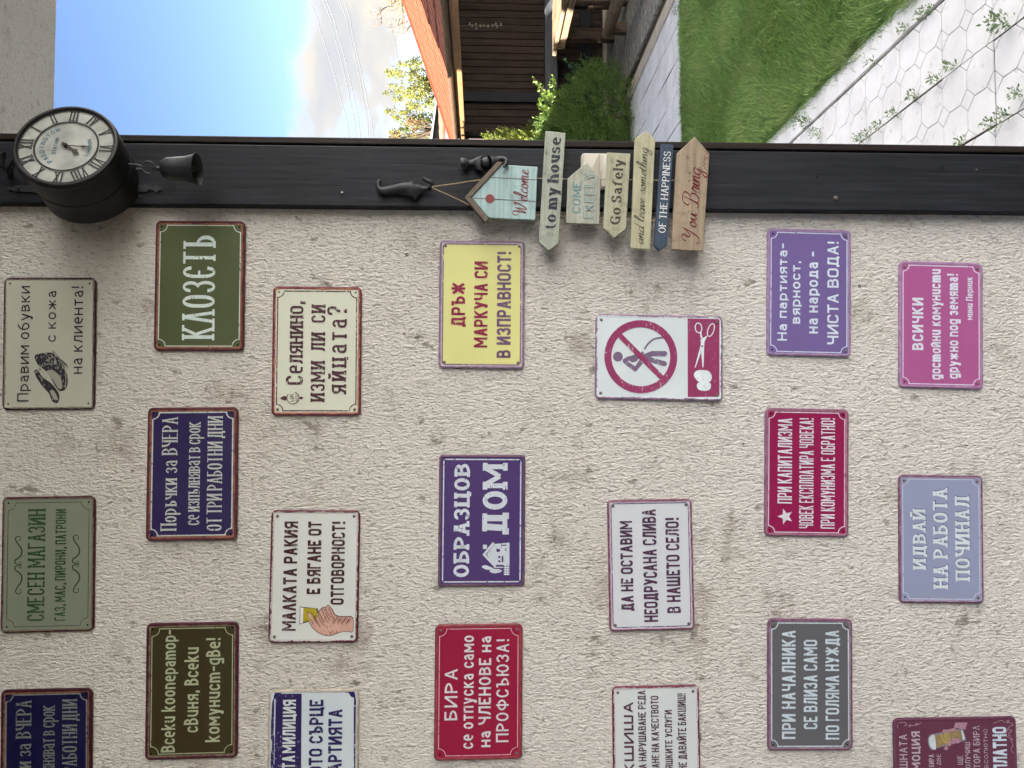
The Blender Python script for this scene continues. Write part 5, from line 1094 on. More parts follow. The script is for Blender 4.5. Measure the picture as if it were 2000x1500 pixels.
def np_mesh(name, V, F, mat, tone=None, smooth=False):
    V = np.asarray(V, np.float32); F = np.asarray(F, np.int32); me = bpy.data.meshes.new(name); n, k = F.shape
    me.vertices.add(len(V)); me.vertices.foreach_set('co', V.ravel()); me.loops.add(n * k); me.loops.foreach_set('vertex_index', F.ravel())
    me.polygons.add(n); me.polygons.foreach_set('loop_start', np.arange(0, n * k, k, dtype=np.int32)); me.update(calc_edges=True)
    if tone is not None:
        a = me.attributes.new('tone', 'FLOAT', 'POINT'); a.data.foreach_set('value', np.asarray(tone, np.float32))
    me.materials.append(mat); me.validate(); return me
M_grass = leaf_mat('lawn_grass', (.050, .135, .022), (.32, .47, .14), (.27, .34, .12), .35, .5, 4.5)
def grass(xy, hgt, wid):
    n = len(xy); a = rng.uniform(0, 2 * math.pi, n); fld = np.sin(xy[:, 0] * 5.1 + 1.3 * np.sin(xy[:, 1] * 4.3)) * 1.4 + np.cos(xy[:, 1] * 6.7) * .9
    lean = rng.uniform(.35, 1.35, n); la = fld + rng.normal(0, .9, n); clump = .72 + .38 * np.sin(xy[:, 0] * 11 + 2 * np.sin(xy[:, 1] * 7)) * np.cos(xy[:, 1] * 9.3)
    h = hgt * rng.uniform(.55, 1.15, n) * (1 + .25 * (clump - .7)); w = wid * rng.uniform(.7, 1.3, n)
    d = np.stack([np.cos(a), np.sin(a)], 1) * w[:, None] / 2; L_ = np.stack([np.cos(la), np.sin(la)], 1)
    z0 = -.012; V = np.zeros((n, 7, 3)); 
    for i, (t, ws_) in enumerate(((0, 1), (.42, .95), (.78, .6))):
        cxy = xy + L_ * (lean * h * t * t * .9)[:, None]; z = z0 + h * t * (1 - .35 * lean * t)
        V[:, 2 * i, :2] = cxy - d * ws_; V[:, 2 * i + 1, :2] = cxy + d * ws_; V[:, 2 * i, 2] = z; V[:, 2 * i + 1, 2] = z
    V[:, 6, :2] = xy + L_ * (lean * h * .9)[:, None]; V[:, 6, 2] = z0 + h * (1 - .35 * lean)
    b = np.arange(n)[:, None] * 7
    T = np.concatenate([b + np.array([q]) for q in ((0, 1, 3), (0, 3, 2), (2, 3, 5), (2, 5, 4), (4, 5, 6))], 0)
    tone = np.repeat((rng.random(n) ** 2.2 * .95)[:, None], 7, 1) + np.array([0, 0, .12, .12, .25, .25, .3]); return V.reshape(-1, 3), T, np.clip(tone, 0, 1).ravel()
def lawn_pts(dens, x1, ya, yb_):
    n = int((x1 - 1.58) * (yb_ - ya) * dens); q = np.stack([rng.uniform(1.58, x1, n), rng.uniform(ya, yb_, n)], 1)
    Y = q[:, 1] - Y0; edge_ = 1.60 - .028 * (Y - 3) + .012 * np.sin(Y * 9) + .01 * np.sin(Y * 23)
    far = 4.135 + .02 * np.sin(q[:, 0] * 8) + .012 * np.sin(q[:, 0] * 21)
    return q[(q[:, 0] > edge_) & (q[:, 1] < far)], Y
q, _ = lawn_pts(30000, 3.7, .4, 4.16); Y = q[:, 1] - Y0; r = q[:, 0] / Y; keep = (r < .61) & (r > .25) | (rng.random(len(q)) < .12); q = q[keep]
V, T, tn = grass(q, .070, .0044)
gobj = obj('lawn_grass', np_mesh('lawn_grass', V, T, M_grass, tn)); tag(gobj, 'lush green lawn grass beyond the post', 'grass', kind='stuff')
n = 9000; q = np.stack([rng.uniform(1.6, 3.8, n), rng.normal(4.13, .02, n)], 1); V, T, tn = grass(q, .045, .003)
n2 = 6500; Ye = rng.uniform(2.6, 5.6, n2); q2 = np.stack([1.60 - .028 * (Ye - 3) + rng.normal(0, .024, n2), Ye + Y0], 1); V2, T2, tn2 = grass(q2, .04, .003)
tag(obj('lawn_edge_grass', np_mesh('lawn_edge_grass', np.concatenate([V, V2]), np.concatenate([T, T2 + len(V)]), M_grass, np.concatenate([tn, tn2]))), 'ragged grass fringe spilling over the lawn edge', 'grass', kind='stuff')

# ------------------------------------------------------------------ leafy plants
def leaves(centres, dirs, ln, wd, curl=.25, spread=1.):
    """one folded leaf (4 triangles) per centre, pointing along dirs"""
    n = len(centres); d = dirs / (np.linalg.norm(dirs, axis=1, keepdims=True) + 1e-9)
    r0 = rng.normal(size=(n, 3)); s = np.cross(d, r0); s /= np.linalg.norm(s, axis=1, keepdims=True) + 1e-9; u = np.cross(s, d)
    l = (ln * rng.uniform(.7, 1.25, n))[:, None]; w = (wd * rng.uniform(.7, 1.25, n))[:, None]
    V = np.stack([centres, centres + d * l * .45 + s * w * .5 + u * w * curl, centres + d * l * .45 - s * w * .5 + u * w * curl, centres + d * l + u * w * curl * .5, centres + d * l * .5], 1)
    b = np.arange(n)[:, None] * 5; T = np.concatenate([b + np.array([t]) for t in ((0, 1, 4), (0, 4, 2), (1, 3, 4), (4, 3, 2))], 0)
    tone = np.repeat(rng.uniform(0, 1, n)[:, None], 5, 1).ravel(); return V.reshape(-1, 3), T, tone
def merge(L_):
    V = []; T = []; tn = []; b = 0
    for v, t, q in L_: V.append(v); T.append(t + b); tn.append(q); b += len(v)
    return np.concatenate(V), np.concatenate(T), np.concatenate(tn)
def sprays(blobs, n, ln, wd, up=.8, per=9, step=.014, shell=.72):
    """thuja-like sprays: short flat chains of scale leaves that point up and out from the crown's middle"""
    out = []; Ls_ = []
    tot = sum(b[3] for b in blobs)
    for c, rr, _, wgt in blobs:
        k = int(n * wgt / tot); c = np.array(c); rr = np.array(rr)
        dirs = rng.normal(size=(k, 3)); dirs /= np.linalg.norm(dirs, axis=1, keepdims=True); rad = shell + (1 - shell) * rng.random(k) ** .6
        bump_ = 1 + .24 * np.sin(dirs[:, 0] * 9 + c[0] * 7) * np.cos(dirs[:, 2] * 8) + .06 * np.sin(dirs[:, 1] * 21)
        p = c + dirs * rr * (rad * bump_)[:, None]; g = dirs * .7 + np.array([0, 0, up]) + rng.normal(0, .25, (k, 3)); g /= np.linalg.norm(g, axis=1, keepdims=True)
        for i in range(per):
            q = p + g * (i * step); sd_ = rng.normal(0, .55, (k, 3)); Ls_.append(leaves(q, g + sd_, ln, wd))
    return merge(Ls_)
def plant(name, label, cat, org, parts, group=None):
    e = empty(name, org); tag(e, label, cat, group); o = np.array(org)
    for nm, V, T, tn, mat in parts:
        obj(nm, np_mesh(nm, V - o, T, mat, tn), e)
    return e
M_thuja = leaf_mat('thuja_foliage', (.055, .12, .025), (.18, .27, .06), (.13, .18, .045), .35, .55, 7)
M_gold = leaf_mat('golden_thuja_foliage', (.08, .13, .02), (.26, .28, .05), (.14, .18, .035), .35, .5, 9)
M_privet = leaf_mat('light_green_leaves', (.10, .19, .03), (.24, .34, .07), (.14, .24, .045), .45, .4, 9)
M_dark = leaf_mat('dark_long_leaves', (.018, .06, .028), (.05, .12, .06), (.03, .075, .04), .2, .35, 6)
M_twig = simple('twig_bark', (.10, .075, .05), .9, .1, 0, .3, 40)
def woody(e, segs, o, name='stem', mat=None):
    m = MB()
    for a in segs: m.tube([np.array(p) - o for p in a[0]], a[1], 6)
    return m.build(name, mat or M_twig, e, True)
# low spreading thuja in front
org = (3.30, 6.25, 0); V, T, tn = sprays([((3.36, 6.25, .33), (.44, .38, .36), 0, 1.4), ((2.85, 6.20, .36), (.38, .34, .38), 0, 1.), ((3.05, 6.35, .66), (.30, .28, .30), 0, .8)], 5200, .024, .011, .7, 8)
e = plant('thuja_bush', 'low rounded green thuja beside the pale paving', 'bush', org, [('foliage', V, T, tn, M_thuja)]); woody(e, [([(3.3, 6.3, -.02), (3.3, 6.28, .35)], [.025, .01]), ([(2.9, 6.25, -.02), (2.85, 6.2, .35)], [.02, .01])], np.array(org))
org = (2.86, 6.75, 0); V, T, tn = sprays([((3.00, 6.72, .70), (.36, .28, .62), 0, 1.3), ((3.06, 6.72, 1.15), (.20, .18, .40), 0, .9)], 4200, .024, .011, 1.1, 8)
e = plant('thuja_bush', 'tall thuja with golden sunlit tip close to the post edge', 'bush', org, [('foliage', V, T, tn, M_gold)]); woody(e, [([(2.88, 6.72, -.02), (2.9, 6.7, 1.1)], [.03, .01])], np.array(org))
# light green shrub with arching shoots
org = np.array([3.25, 6.75, 0.]); Ls_ = []; segs = []
rs = random.Random(11)
def shoot(a, b, sag, k=16, lf=.044, w=.022, side=.02, lst=None, tuft=True):
    a = np.array(a); b = np.array(b); pts = [a + (b - a) * t + np.array([0, 0, sag * math.sin(math.pi * t)]) for t in np.linspace(0, 1, 9)]
    segs.append((pts, [.005 * (1 - .7 * i / 8) for i in range(9)])); t = np.sort(rng.uniform(.25, 1, k * 6)); c = np.stack([np.interp(t, np.linspace(0, 1, 9), [p[j] for p in pts]) for j in range(3)], 1)
    dr = (b - a) / np.linalg.norm(b - a); dd = dr * .5 + rng.normal(0, .75, (len(t), 3)) + np.array([0, 0, .25]); lst.append(leaves(c + rng.normal(0, .006, c.shape), dd, lf, w))
tips = [(1042, 150), (1052, 172), (1050, 206), (1072, 160), (1078, 190), (1066, 222), (1080, 240), (1092, 175), (1096, 210), (1100, 232), (1086, 262), (1075, 275), (1108, 195), (1112, 245), (1046, 160), (1056, 190), (1062, 182), (1084, 222), (1095, 250), (1068, 245), (1058, 225)]
for i, (px, py) in enumerate(tips):
    b = P(px, py, 6.45 + rs.uniform(-.15, .15)); a = np.array([3.2 + rs.uniform(-.15, .15), 6.75, .15 + rs.uniform(0, .2)]); shoot(a, b, .05, 10, lst=Ls_)
    for q in range(3):
        c = a + (b - a) * rs.uniform(.45, .85); shoot(c, c + np.array([rs.uniform(-.14, .16), rs.uniform(-.12, .1), rs.uniform(.05, .16)]), .0, 5, lst=Ls_)
V, T, tn = merge(Ls_); e = plant('garden_shrub', 'light green shrub with arching sunlit shoots in front of the board wall', 'shrub', tuple(org), [('leaves', V, T, tn, M_privet)]); woody(e, segs, org)
# dark shrub with long leaves
org = np.array([3.85, 6.95, 0.]); Ls_ = []; segs = []
for px, py in [(1104, 118), (1112, 128), (1125, 126), (1135, 116), (1148, 112), (1158, 114), (1168, 122), (1175, 128), (1120, 142), (1140, 138), (1160, 140), (1150, 128), (1130, 132), (1172, 140), (1110, 150), (1128, 155), (1186, 132)]:
    b = P(px, py, 6.85 + rs.uniform(-.15, .15)); a = np.array([3.7 + rs.uniform(-.2, .2), 6.9, .02]); shoot(a, b, .03, 14, .060, .012, lst=Ls_)
V, T, tn = merge(Ls_); e = plant('garden_shrub', 'dark shrub with long narrow leaves against the lower boards', 'shrub', tuple(org), [('leaves', V, T, tn, M_dark)]); woody(e, segs, org)
# unseen thuja hedge added to keep sun off the shelter's board wall
org = (2.45, 7.7, 0); n = 19000; c = np.stack([rng.uniform(2.1, 2.78, n), rng.uniform(6.84, 8.6, n), rng.uniform(0, 2.32, n)], 1)
V, T, tn = leaves(c, rng.normal(0, .6, (n, 3)) + np.array([0, 0, .2]), .09, .07)
e = plant('sun_block_hedge', 'added thuja hedge hidden behind the corner post, blocking sun from the shelter', 'hedge', org, [('foliage', V, T, tn, M_thuja)]); m = MB(); m.box((-.15, -.82, 0), (.29, .82, 2.335)); m.build('sun_block_core', M_twig, e)  # solid core added inside so no sun leaks through the leaves
# weeds in the joints
M_weed = leaf_mat('weed_leaves', (.09, .16, .06), (.22, .30, .14), (.14, .19, .09), .3, .5, 20)
wn = {(1580, 238): (2.2, 'big leafy weed in the joint beside the kerb'), (1604, 259): (1.4, 'broad leaved weed close to the post in the kerb joint'), (1667, 119): (1.0, 'dark clover tuft on the kerb at the lawn edge'), (1970, 45): (2.0, 'bushy weed in the paving joint at the outer right end')}
_ord = ['nearest', 'second', 'third', 'fourth', 'fifth', 'sixth', 'seventh', 'eighth']
_J = {'kerb joint': [(1708, 121), (1774, 56), (1806, 30), (1822, 18)], 'middle slab joint': [(1687, 269), (1697, 262), (1720, 245), (1753, 220), (1793, 185), (1835, 154), (1863, 129)], 'outer slab joint': [(1884, 276), (1944, 241), (1972, 224), (1997, 182)], 'far paving by the shelter': [(1322, 25), (1326, 16)]}
def wlab(px, py):
    for j, l in _J.items():
        if (px, py) in l:
            k = sorted(l, key=lambda q: -q[1]).index((px, py)); return 'small green weed in the ' + j + (', nearest the post' if k == 0 else ', %s from the post' % _ord[k])
    return 'small green weed in a paving joint'
for px, py in [(1580, 238), (1604, 259), (1667, 119), (1708, 121), (1774, 56), (1806, 30), (1822, 18), (1687, 269), (1720, 245), (1753, 220), (1793, 185), (1835, 154), (1863, 129), (1970, 45), (1884, 276), (1944, 241), (1972, 224), (1997, 182), (1326, 16), (1322, 25), (1697, 262)]:
    sc, lb = wn.get((px, py), (1.0, wlab(px, py))); o = G(px, py); k = int(44 * sc)
    ang_ = rng.uniform(0, 2 * math.pi, k); st = rng.uniform(0, .019 * sc, k); c = np.stack([o[0] + np.cos(ang_) * st * .8, o[1] + np.sin(ang_) * st * .8, rng.uniform(-.005, .012 + .028 * sc, k)], 1)
    dd = np.stack([np.cos(ang_), np.sin(ang_), rng.uniform(.1, 1.4, k)], 1); V, T, tn = leaves(c, dd, .0105 + .004 * sc, .0040 + .0014 * sc)
    w_o = obj('weed', np_mesh('weed', V - o, T, M_weed, tn)); w_o.location = o; tag(w_o, lb, 'weed', 'weeds in the paving joints')

# ------------------------------------------------------------------ timber shelter
sh = empty('timber_shelter', (3.6, 7.7, 0)); so_ = np.array([3.6, 7.7, 0]); tag(sh, 'dark timber garden shelter with orange tiled roof beyond the lawn', 'garden shelter')
YW = 9.46 + Y0
def sbox(name, a, b, mat, bev=.004):
    m = MB(); m.box(tuple(np.array(a) - so_), tuple(np.array(b) - so_)); return m.build(name, mat, sh, bevel=bev)
xg, zg, sl_ = 3.50, 1.975, .337
x = 3.60
while x < 7.2:
    zt = zg + sl_ * (x - xg) - .05; m = MB(); m.box((x + .004 - so_[0], YW - so_[1], -so_[2]), (x + .090 - so_[0], YW + .02 - so_[1], zt)); o = m.build('wall_board', M_board, sh, bevel=.003); o.location.y = random.uniform(-.003, .003); x += .094
sbox('backing_panel', (3.6, YW + .024, 0), (7.2, YW + .04, 2.0), M_post2, 0)
sbox('wall_post', (4.06, YW - .05, .8), (4.19, YW - .006, 2.08), M_post)
sbox('corner_post', (3.62, YW - .13, 0), (3.72, YW - .008, 1.97), M_board)
sbox('beam', (3.62, YW - .17, .655), (7.2, YW - .02, .815), M_beam)
sbox('lower_rail', (3.72, YW - .06, .20), (7.2, YW - .008, .34), M_post)
sbox('sill_strip', (3.72, YW - .07, .0), (7.2, YW - .006, .045), M_kerb2)
M_fascia = darkwood('orange_larch_fascia', (.17, .088, .038), .75, (30, 1.5, 30), .6)
fa = Vector((xg + .075, 3.2, 1.845)); m = MB(); m.box((xg + .040 - so_[0], 3.2 - so_[1], 1.838), (xg + .065 - so_[0], YW - .02 - so_[1], 1.915)); m.build('fascia', M_fascia, sh, bevel=.003)
m = MB(); m.box((xg + .02 - so_[0], YW - .03 - so_[1], 1.80), (xg + .115 - so_[0], YW + .06 - so_[1], 1.90)); m.build('rafter_end', M_board, sh)
# gutter in short lengths
M_gut = simple('brown_metal_gutter', (.13, .078, .053), .4, .5, 0, .12, 5)
ga = np.array([xg - .010, 3.2, zg + .006])
def halfpipe(y0, y1, r, t=.004):
    V = []; k = 12
    for y in (y0, y1):
        for rr in (r, r - t):
            for i in range(k + 1):
                a = math.pi + math.pi * i / k * 1.0; V.append((rr * math.cos(a), y, rr * math.sin(a)))
    F = []; n = k + 1
    for i in range(k):
        F += [(i, i + 1, 2 * n + i + 1, 2 * n + i), (n + i, 3 * n + i, 3 * n + i + 1, n + i + 1), (i, n + i, n + i + 1, i + 1), (2 * n + i, 2 * n + i + 1, 3 * n + i + 1, 3 * n + i)]
    F += [(0, 2 * n, 3 * n, n), (k, n + k, 3 * n + k, 2 * n + k)]; m = MB(); m.add(V, F); return m
y = 3.2; gm_ = halfpipe(.004, .626, .052).mesh('gutter_length', M_gut, True); gj = halfpipe(-.012, .012, .055).mesh('gutter_joint', M_gut, True)
while y < YW + .05:
    g_ = obj('gutter_length', gm_, sh, ga + np.array([0, y - 3.2, 0]) - so_); obj('gutter_joint', gj, g_, (0, 0, 0)); y += .63
# roof: deck and rows of clay tiles
M_rt = simple('orange_clay_roof_tile', (.20, .062, .030), .75, .2, 0, .16, 30, .4, 90)
m = MB(); YR = YW + .12
m.prism([(xg + .066 - so_[0], 3.0 - so_[1], zg + .002), (7.6 - so_[0], 3.0 - so_[1], zg - .02 + sl_ * (7.6 - xg)), (7.6 - so_[0], YR - so_[1], zg - .02 + sl_ * (7.6 - xg)), (xg + .066 - so_[0], YR - so_[1], zg + .002)], (0, 0, -.05)); m.build('roof_deck', M_post2, sh)
pit = math.atan(sl_); tl = .31; tw = .205
m = MB(); prof = [(0, .008), (.012, .011), (.022, .009), (.028, .001), (.10, .002), (.150, .0015), (.200, .001), (.205, -.004)]
V = []; 
for u, lift in ((-.03, .006), (tl, .022 * 0 + .0)):
    for yv, zv in prof: V.append((u, yv, zv + (.011 if u < 0 else 0)))
    for yv, zv in prof: V.append((u, yv, zv + (.011 if u < 0 else 0) - .012))
n_ = len(prof); F = []
for i in range(n_ - 1): F += [(i, i + 1, 2 * n_ + i + 1, 2 * n_ + i), (n_ + i, 3 * n_ + i, 3 * n_ + i + 1, n_ + i + 1), (i, n_ + i, n_ + i + 1, i + 1)]
F += [(0, 2 * n_, 3 * n_, n_), (n_ - 1, 2 * n_ - 1, 4 * n_ - 1, 3 * n_ - 1)]
m.add(V, F); tmr = m.mesh('roof_tile', M_rt)
cols = 20; rows = 11
for c in range(cols):
    for r__ in range(rows):
        u = r__ * tl; o = obj('roof_tile', tmr, sh, (xg + .012 + u * math.cos(pit) - so_[0], YR - (c + 1) * tw - so_[1], zg + .004 + u * math.sin(pit) + random.uniform(-.002, .002)), (0, -pit, random.uniform(-.008, .008)))
m = MB(); m.prism([(xg - .03 - so_[0], YR - so_[1], zg - .06), (7.6 - so_[0], YR - so_[1], zg - .06 + sl_ * (7.63 - xg)), (7.6 - so_[0], YR - so_[1], zg + .03 + sl_ * (7.63 - xg)), (xg - .03 - so_[0], YR - so_[1], zg + .03)], (0, .02, 0)); m.build('verge_board', M_rt, sh)
# table standing in the shelter
tb = empty('wooden_table', (4.6, 6.9, 0)); to = np.array([4.6, 6.9, 0]); tag(tb, 'raw wooden table with thick plank top inside the shelter', 'table')
def tpart(name, a, b, mat, bev=.006, rot=None):
    m = MB(); m.box(tuple(np.array(a) - to), tuple(np.array(b) - to)); o = m.build(name, mat, tb, bevel=bev); return o
for i in range(5): tpart('table_plank', (4.50 + i * .15, 6.0, .695 + random.uniform(0, .004)), (4.645 + i * .15, 7.35, .745), M_plank)
tpart('apron', (4.54, 6.1, .60), (4.58, 7.25, .69), M_plank)
for yv in (6.28, 7.10):
    tpart('leg', (4.60, yv, .0), (4.74, yv + .10, .69), M_plankd); tpart('leg', (5.02, yv, .0), (5.16, yv + .10, .69), M_plankd)
bn = empty('log_bench', (4.2, 6.2, 0)); to = np.array([4.2, 6.2, 0]); tb_ = tb; tb = bn; tag(bn, 'low raw timber bench at the outer edge of the shelter', 'bench')
m = MB(); m.tube([np.array([4.36, 5.2, .20]) - to, np.array([4.36, 5.9, .205]) - to, np.array([4.355, 6.52, .20]) - to], [.062, .066, .056], 10); m.build('log', M_plank, bn, True)
tpart('leg', (4.30, 6.36, .0), (4.42, 6.44, .15), M_plankd); tpart('leg', (4.30, 5.3, .0), (4.42, 5.4, .15), M_plankd)
# hanging ornament of pale shells
ho = np.array(P(935, 50, 6.6)); orn = empty('hanging_ornament', tuple(ho)); tag(orn, 'string of small pale butterflies hanging under the shelter eave', 'ornament')
M_shell = simple('pale_shell', (.34, .33, .29), .6, .3, 0, .2, 80)
m = MB(); m.tube([P(895, 50, 6.6) - ho, P(982, 50, 6.6) - ho], .0015, 5); m.build('string', M_rope, orn)
for px, py in ((917, 46), (922, 50), (929, 47), (930, 55), (938, 50), (945, 49), (953, 50), (962, 49), (968, 46), (971, 51), (978, 47)):
    c = P(px, py, 6.6) - ho; m = MB(); s1 = .013
    for sg in (-1, 1): m.prism([c + np.array([0, 0, -.006]), c + np.array([sg * s1, .004, .012]), c + np.array([sg * s1 * 1.1, .004, -.004]), c + np.array([sg * s1 * .6, .002, -.014])], (0, .002, 0))
    m.build('butterfly', M_shell, orn)

# ------------------------------------------------------------------ beyond the garden
nb = empty('neighbour_house', (5.2, 12.0, 0)); no = np.array([5.2, 12.0, 0]); tag(nb, 'small dark outbuilding with pale verge behind the shelter roof', 'outbuilding')
M_nb = simple('dark_brown_cladding', (.05, .04, .035), .8); M_verge = simple('pale_grey_verge', (.42, .46, .52), .6); M_redt = simple('red_clay_ridge_tile', (.42, .14, .09), .7)
def yq(px, py, y): return P(px, py, y) - no
m = MB(); m.prism([yq(841, 300, 12), yq(856, 185, 12), yq(868, 185, 12), yq(868, 300, 12)], (0, .5, 0)); m.build('gable_wall', M_nb, nb)
m = MB(); m.prism([yq(836.5, 300, 11.9), yq(853, 180, 11.9), yq(855.5, 180, 11.9), yq(840.5, 300, 11.9)], (0, 3.0, 0)); m.build('verge', M_verge, nb)
m = MB(); a = P(866, 300, 12); b = P(866, 180, 12); m.box((a[0] - no[0] - .5, 0.05, -0), (b[0] - no[0] + .5, .5, min(a[2], b[2]))); m.build('wall', M_nb, nb)
gw = empty('garden_wall', (4.5, 10.5, 0)); go_ = np.array([4.5, 10.5, 0]); tag(gw, 'low wall capped with rounded red ridge tiles at the end of the shelter', 'wall')
a = P(870, 300, 10.5); b = P(866, 190, 10.5); m = MB(); m.box((a[0] - go_[0] - .3, -.05, 0), (b[0] - go_[0], .12, a[2])); m.build('wall_body', simple('mauve_render', (.34, .26, .28), .9), gw)
for i in range(7):
    c = a + (b - a) * (i - 1) / 5.; m = MB(); m.tube([c - go_ + np.array([-.14, .03, .01]), c - go_ + np.array([0, .03, .018]), c - go_ + np.array([.15, .03, .01])], [.075, .082, .07], 10); m.build('ridge_tile', M_redt, gw, True)
# trees
def tree(name, label, org, trunk, crown_pts, mat, leaf, nper, shoots=True):
    e = empty(name, tuple(org)); tag(e, label, 'tree'); segs_ = []; Ls_ = []
    top = np.array(trunk[-1]); segs_.append(([np.array(org)] + [np.array(t) for t in trunk], [.13] + [.10 - .07 * i / len(trunk) for i in range(len(trunk))]))
    for (b, ln_) in crown_pts:
        b = np.array(b); a = np.array(trunk[max(0, len(trunk) - 1 - random.randint(0, 1))]); mid = (a + b) / 2 + np.array([0, 0, -.15]); segs_.append(([a, mid, b], [.035, .02, .006]))
        k = nper; t = rng.random(k); c = b + (np.array([rng.normal(0, .05), 0, ln_]))[None] * t[:, None] + rng.normal(0, .062, (k, 3)) * (1.30 - 1.1 * t[:, None]); dd = rng.normal(0, 1, (k, 3)) + np.array([0, 0, .5]); Ls_.append(leaves(c, dd, leaf, leaf * .5))
    V, T, tn = merge(Ls_); o = np.array(org); obj('crown', np_mesh('crown', V - o, T, mat, tn), e)
    m = MB()
    for p, r in segs_: m.tube([q - o for q in p], r, 6)
    m.build('trunk', M_twig, e, True); return e
M_ylw = leaf_mat('yellow_green_spring_leaves', (.22, .25, .06), (.42, .38, .12), (.15, .20, .07), .5, .5, 3)
M_rust = leaf_mat('rusty_new_leaves', (.26, .15, .07), (.36, .24, .11), (.20, .19, .07), .4, .5, 3)
yt = 15.0; rt = random.Random(5); cp = []
for px, py in [(790, 140), (800, 122), (815, 118), (776, 140), (800, 150), (812, 136), (825, 128), (782, 182), (800, 170), (795, 160), (812, 155), (826, 148), (835, 160), (790, 192), (805, 190), (818, 185), (830, 180), (842, 186), (810, 205), (825, 200), (838, 205), (818, 218), (834, 222), (846, 205), (806, 176), (842, 172), (838, 150), (828, 165)]:
    b = P(px + 8 + rt.uniform(-2, 2), py + rt.uniform(-3, 3), yt + rt.uniform(-.8, .8)); cp.append((b, .18 + rt.random() * .34))
tree('spring_tree', 'yellow green spring tree with spiky shoots rising above the orange roof', [P(812, 165, yt)[0], yt, 0], [P(880, 165, yt), P(850, 165, yt), P(830, 160, yt)], cp, M_ylw, .052, 190)
cp = []
for px, py in [(768, 222), (778, 232), (772, 262), (790, 240), (800, 232), (800, 256), (812, 240), (812, 262), (826, 245), (826, 265), (786, 272), (794, 222), (805, 275), (820, 228), (835, 238), (834, 262), (780, 250), (842, 225), (775, 285), (798, 300), (820, 290)]:
    b = P(px + 8 + rt.uniform(-2, 2), py + rt.uniform(-3, 3), yt + rt.uniform(-.8, .8)); cp.append((b, .1 + rt.random() * .2))
tree('spring_tree', 'yellow green bushy tree rising beside the post edge, behind the dark outbuilding', [P(812, 265, yt)[0], yt, 0], [P(880, 262, yt), P(855, 260, yt), P(835, 255, yt)], cp, M_ylw, .052, 190)
cp = [(P(px, py, 13.6), .1) for px, py in [(775, 262), (782, 268), (790, 276), (770, 272), (812, 232), (822, 240), (815, 252), (806, 242)]]
tree('rusty_shrub', 'tree with rusty brown young leaves in front of the spring trees', [P(800, 262, 13.6)[0], 13.6, 0], [P(880, 262, 13.6), P(840, 258, 13.6)], cp, M_rust, .05, 70)
# bare tree with drooping twigs
bt = np.array([P(800, -30, 18)[0], 18, 0]); e = empty('bare_tree', tuple(bt)); tag(e, 'leafless tree with curling brown twigs above the roof at the top edge', 'tree')
m = MB(); m2 = MB(); rb = random.Random(9)
tp = P(800, -30, 18); m.tube([np.array([0, 0, 0]), np.array([.1, 0, tp[2] * .5]), tp - bt], [.15, .12, .08], 8)
def twig(p, d, ln, r, dep):
    pts = [p]; q = p.copy(); d = d / np.linalg.norm(d)
    for i in range(5):
        d = d + np.array([rb.gauss(0, .28), rb.gauss(0, .2), rb.gauss(.02, .28)]); d /= np.linalg.norm(d); q = q + d * ln / 5; pts.append(q.copy())
    (m if dep < 1 else m2).tube(pts, [r * (1 - .13 * i) for i in range(6)], 5, False)
    if dep < 4:
        for k in range(3 if dep < 3 else 2):
            j = rb.randint(2, 5); twig(pts[j], d + np.array([rb.gauss(0, .8), rb.gauss(0, .5), rb.gauss(0, .8)]), ln * rb.uniform(.55, .8), r * .62, dep + 1)
for px, py in [(770, 0), (772, 25), (785, 45), (798, 55), (765, -20), (790, 10), (800, 30), (778, -60), (776, 40)]:
    t_ = P(px, py, 18) - bt; s_0 = tp - bt; twig(s_0, t_ - s_0, np.linalg.norm(t_ - s_0) * .8, .035, 0)
m.build('trunk', simple('bare_bark', (.25, .17, .11), .9), e, True); m2.build('twigs', simple('bare_twig', (.30, .20, .13), .9), e, True)
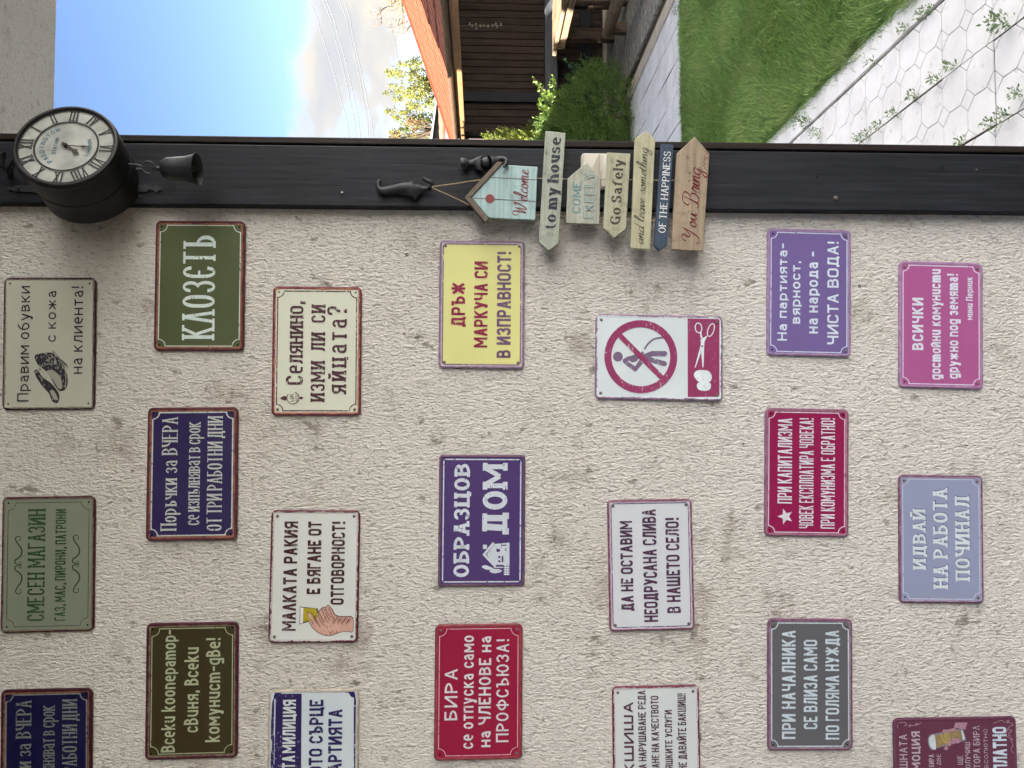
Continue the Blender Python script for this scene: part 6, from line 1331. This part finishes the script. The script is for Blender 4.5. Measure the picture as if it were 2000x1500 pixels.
# overhead wires
M_wire = simple('overhead_wire', (.22, .22, .24), .6)
W_ = [[(604, 0), (631, 78), (660, 168), (681, 264)], [(631, 0), (659, 90), (678, 168), (696, 268)], [(637, 0), (666, 90), (687, 168), (703, 262)], [(663, 0), (687, 81), (705, 168), (720, 267)], [(672, 0), (694, 90), (714, 180), (730, 270)], [(753, 0), (768, 75), (783, 144), (795, 205)], [(822, 204), (790, 238), (759, 271), (740, 292)]]
wl_ = ['overhead wire, highest of the bundle', 'overhead wire, second highest of the bundle', 'overhead wire, middle of the bundle', 'overhead wire, second lowest of the bundle', 'overhead wire, lowest of the bundle', 'single overhead wire passing the leafless tree', 'slanting overhead wire crossing in front of the trees']
for w, lb in zip(W_, wl_):
    yw = 15.5 if lb != wl_[-1] else 14.2; w = w + [(806, 262)] if lb == wl_[5] else w; cf = np.polyfit([q[1] for q in w], [q[0] for q in w], 2 if lb != wl_[-1] else 1); ya_, yb2 = w[0][1], w[-1][1]
    pts = [P(np.polyval(cf, v_), v_, yw) for v_ in np.linspace(ya_, yb2, 5)]
    d0 = pts[0] - pts[1]; d1 = pts[-1] - pts[-2]
    if lb != wl_[-1]: pts = [pts[0] + d0 * 9 + np.array([0, 0, 2.0]), pts[0] + d0 * 4 + np.array([0, 0, .4])] + pts + [pts[-1] + d1 * 4 + np.array([0, 0, .3]), pts[-1] + d1 * 9 + np.array([0, 0, 1.6])]
    else: pts = [pts[0] - d1 * 3] + pts + [pts[-1] + d1 * 8]
    o = np.array(pts[2]); m = MB(); m.tube([np.array(q) - o for q in spline(pts, 4)], .0095, 5, True); x_ = m.build('overhead_wire', M_wire, None, True); x_.location = o; tag(x_, lb, 'wire', 'overhead wires')
# far belt of greenery that closes the horizon
far_b = []; 
k = 5200; an = rng.uniform(-.2, 3.3, k); rad_ = rng.uniform(55, 75, k); hh = rng.random(k) ** 1.2 * (2.2 + .8 * np.sin(an * 17) + .6 * np.sin(an * 41)); c = np.stack([np.cos(an) * rad_, np.sin(an) * rad_, hh], 1)
V, T, tn = leaves(c, rng.normal(0, 1, (k, 3)), 1.2, .8); tag(obj('far_hedgerow', np_mesh('far_hedgerow', V, T, M_dark, tn)), 'far belt of dark trees along the horizon', 'trees', kind='stuff')
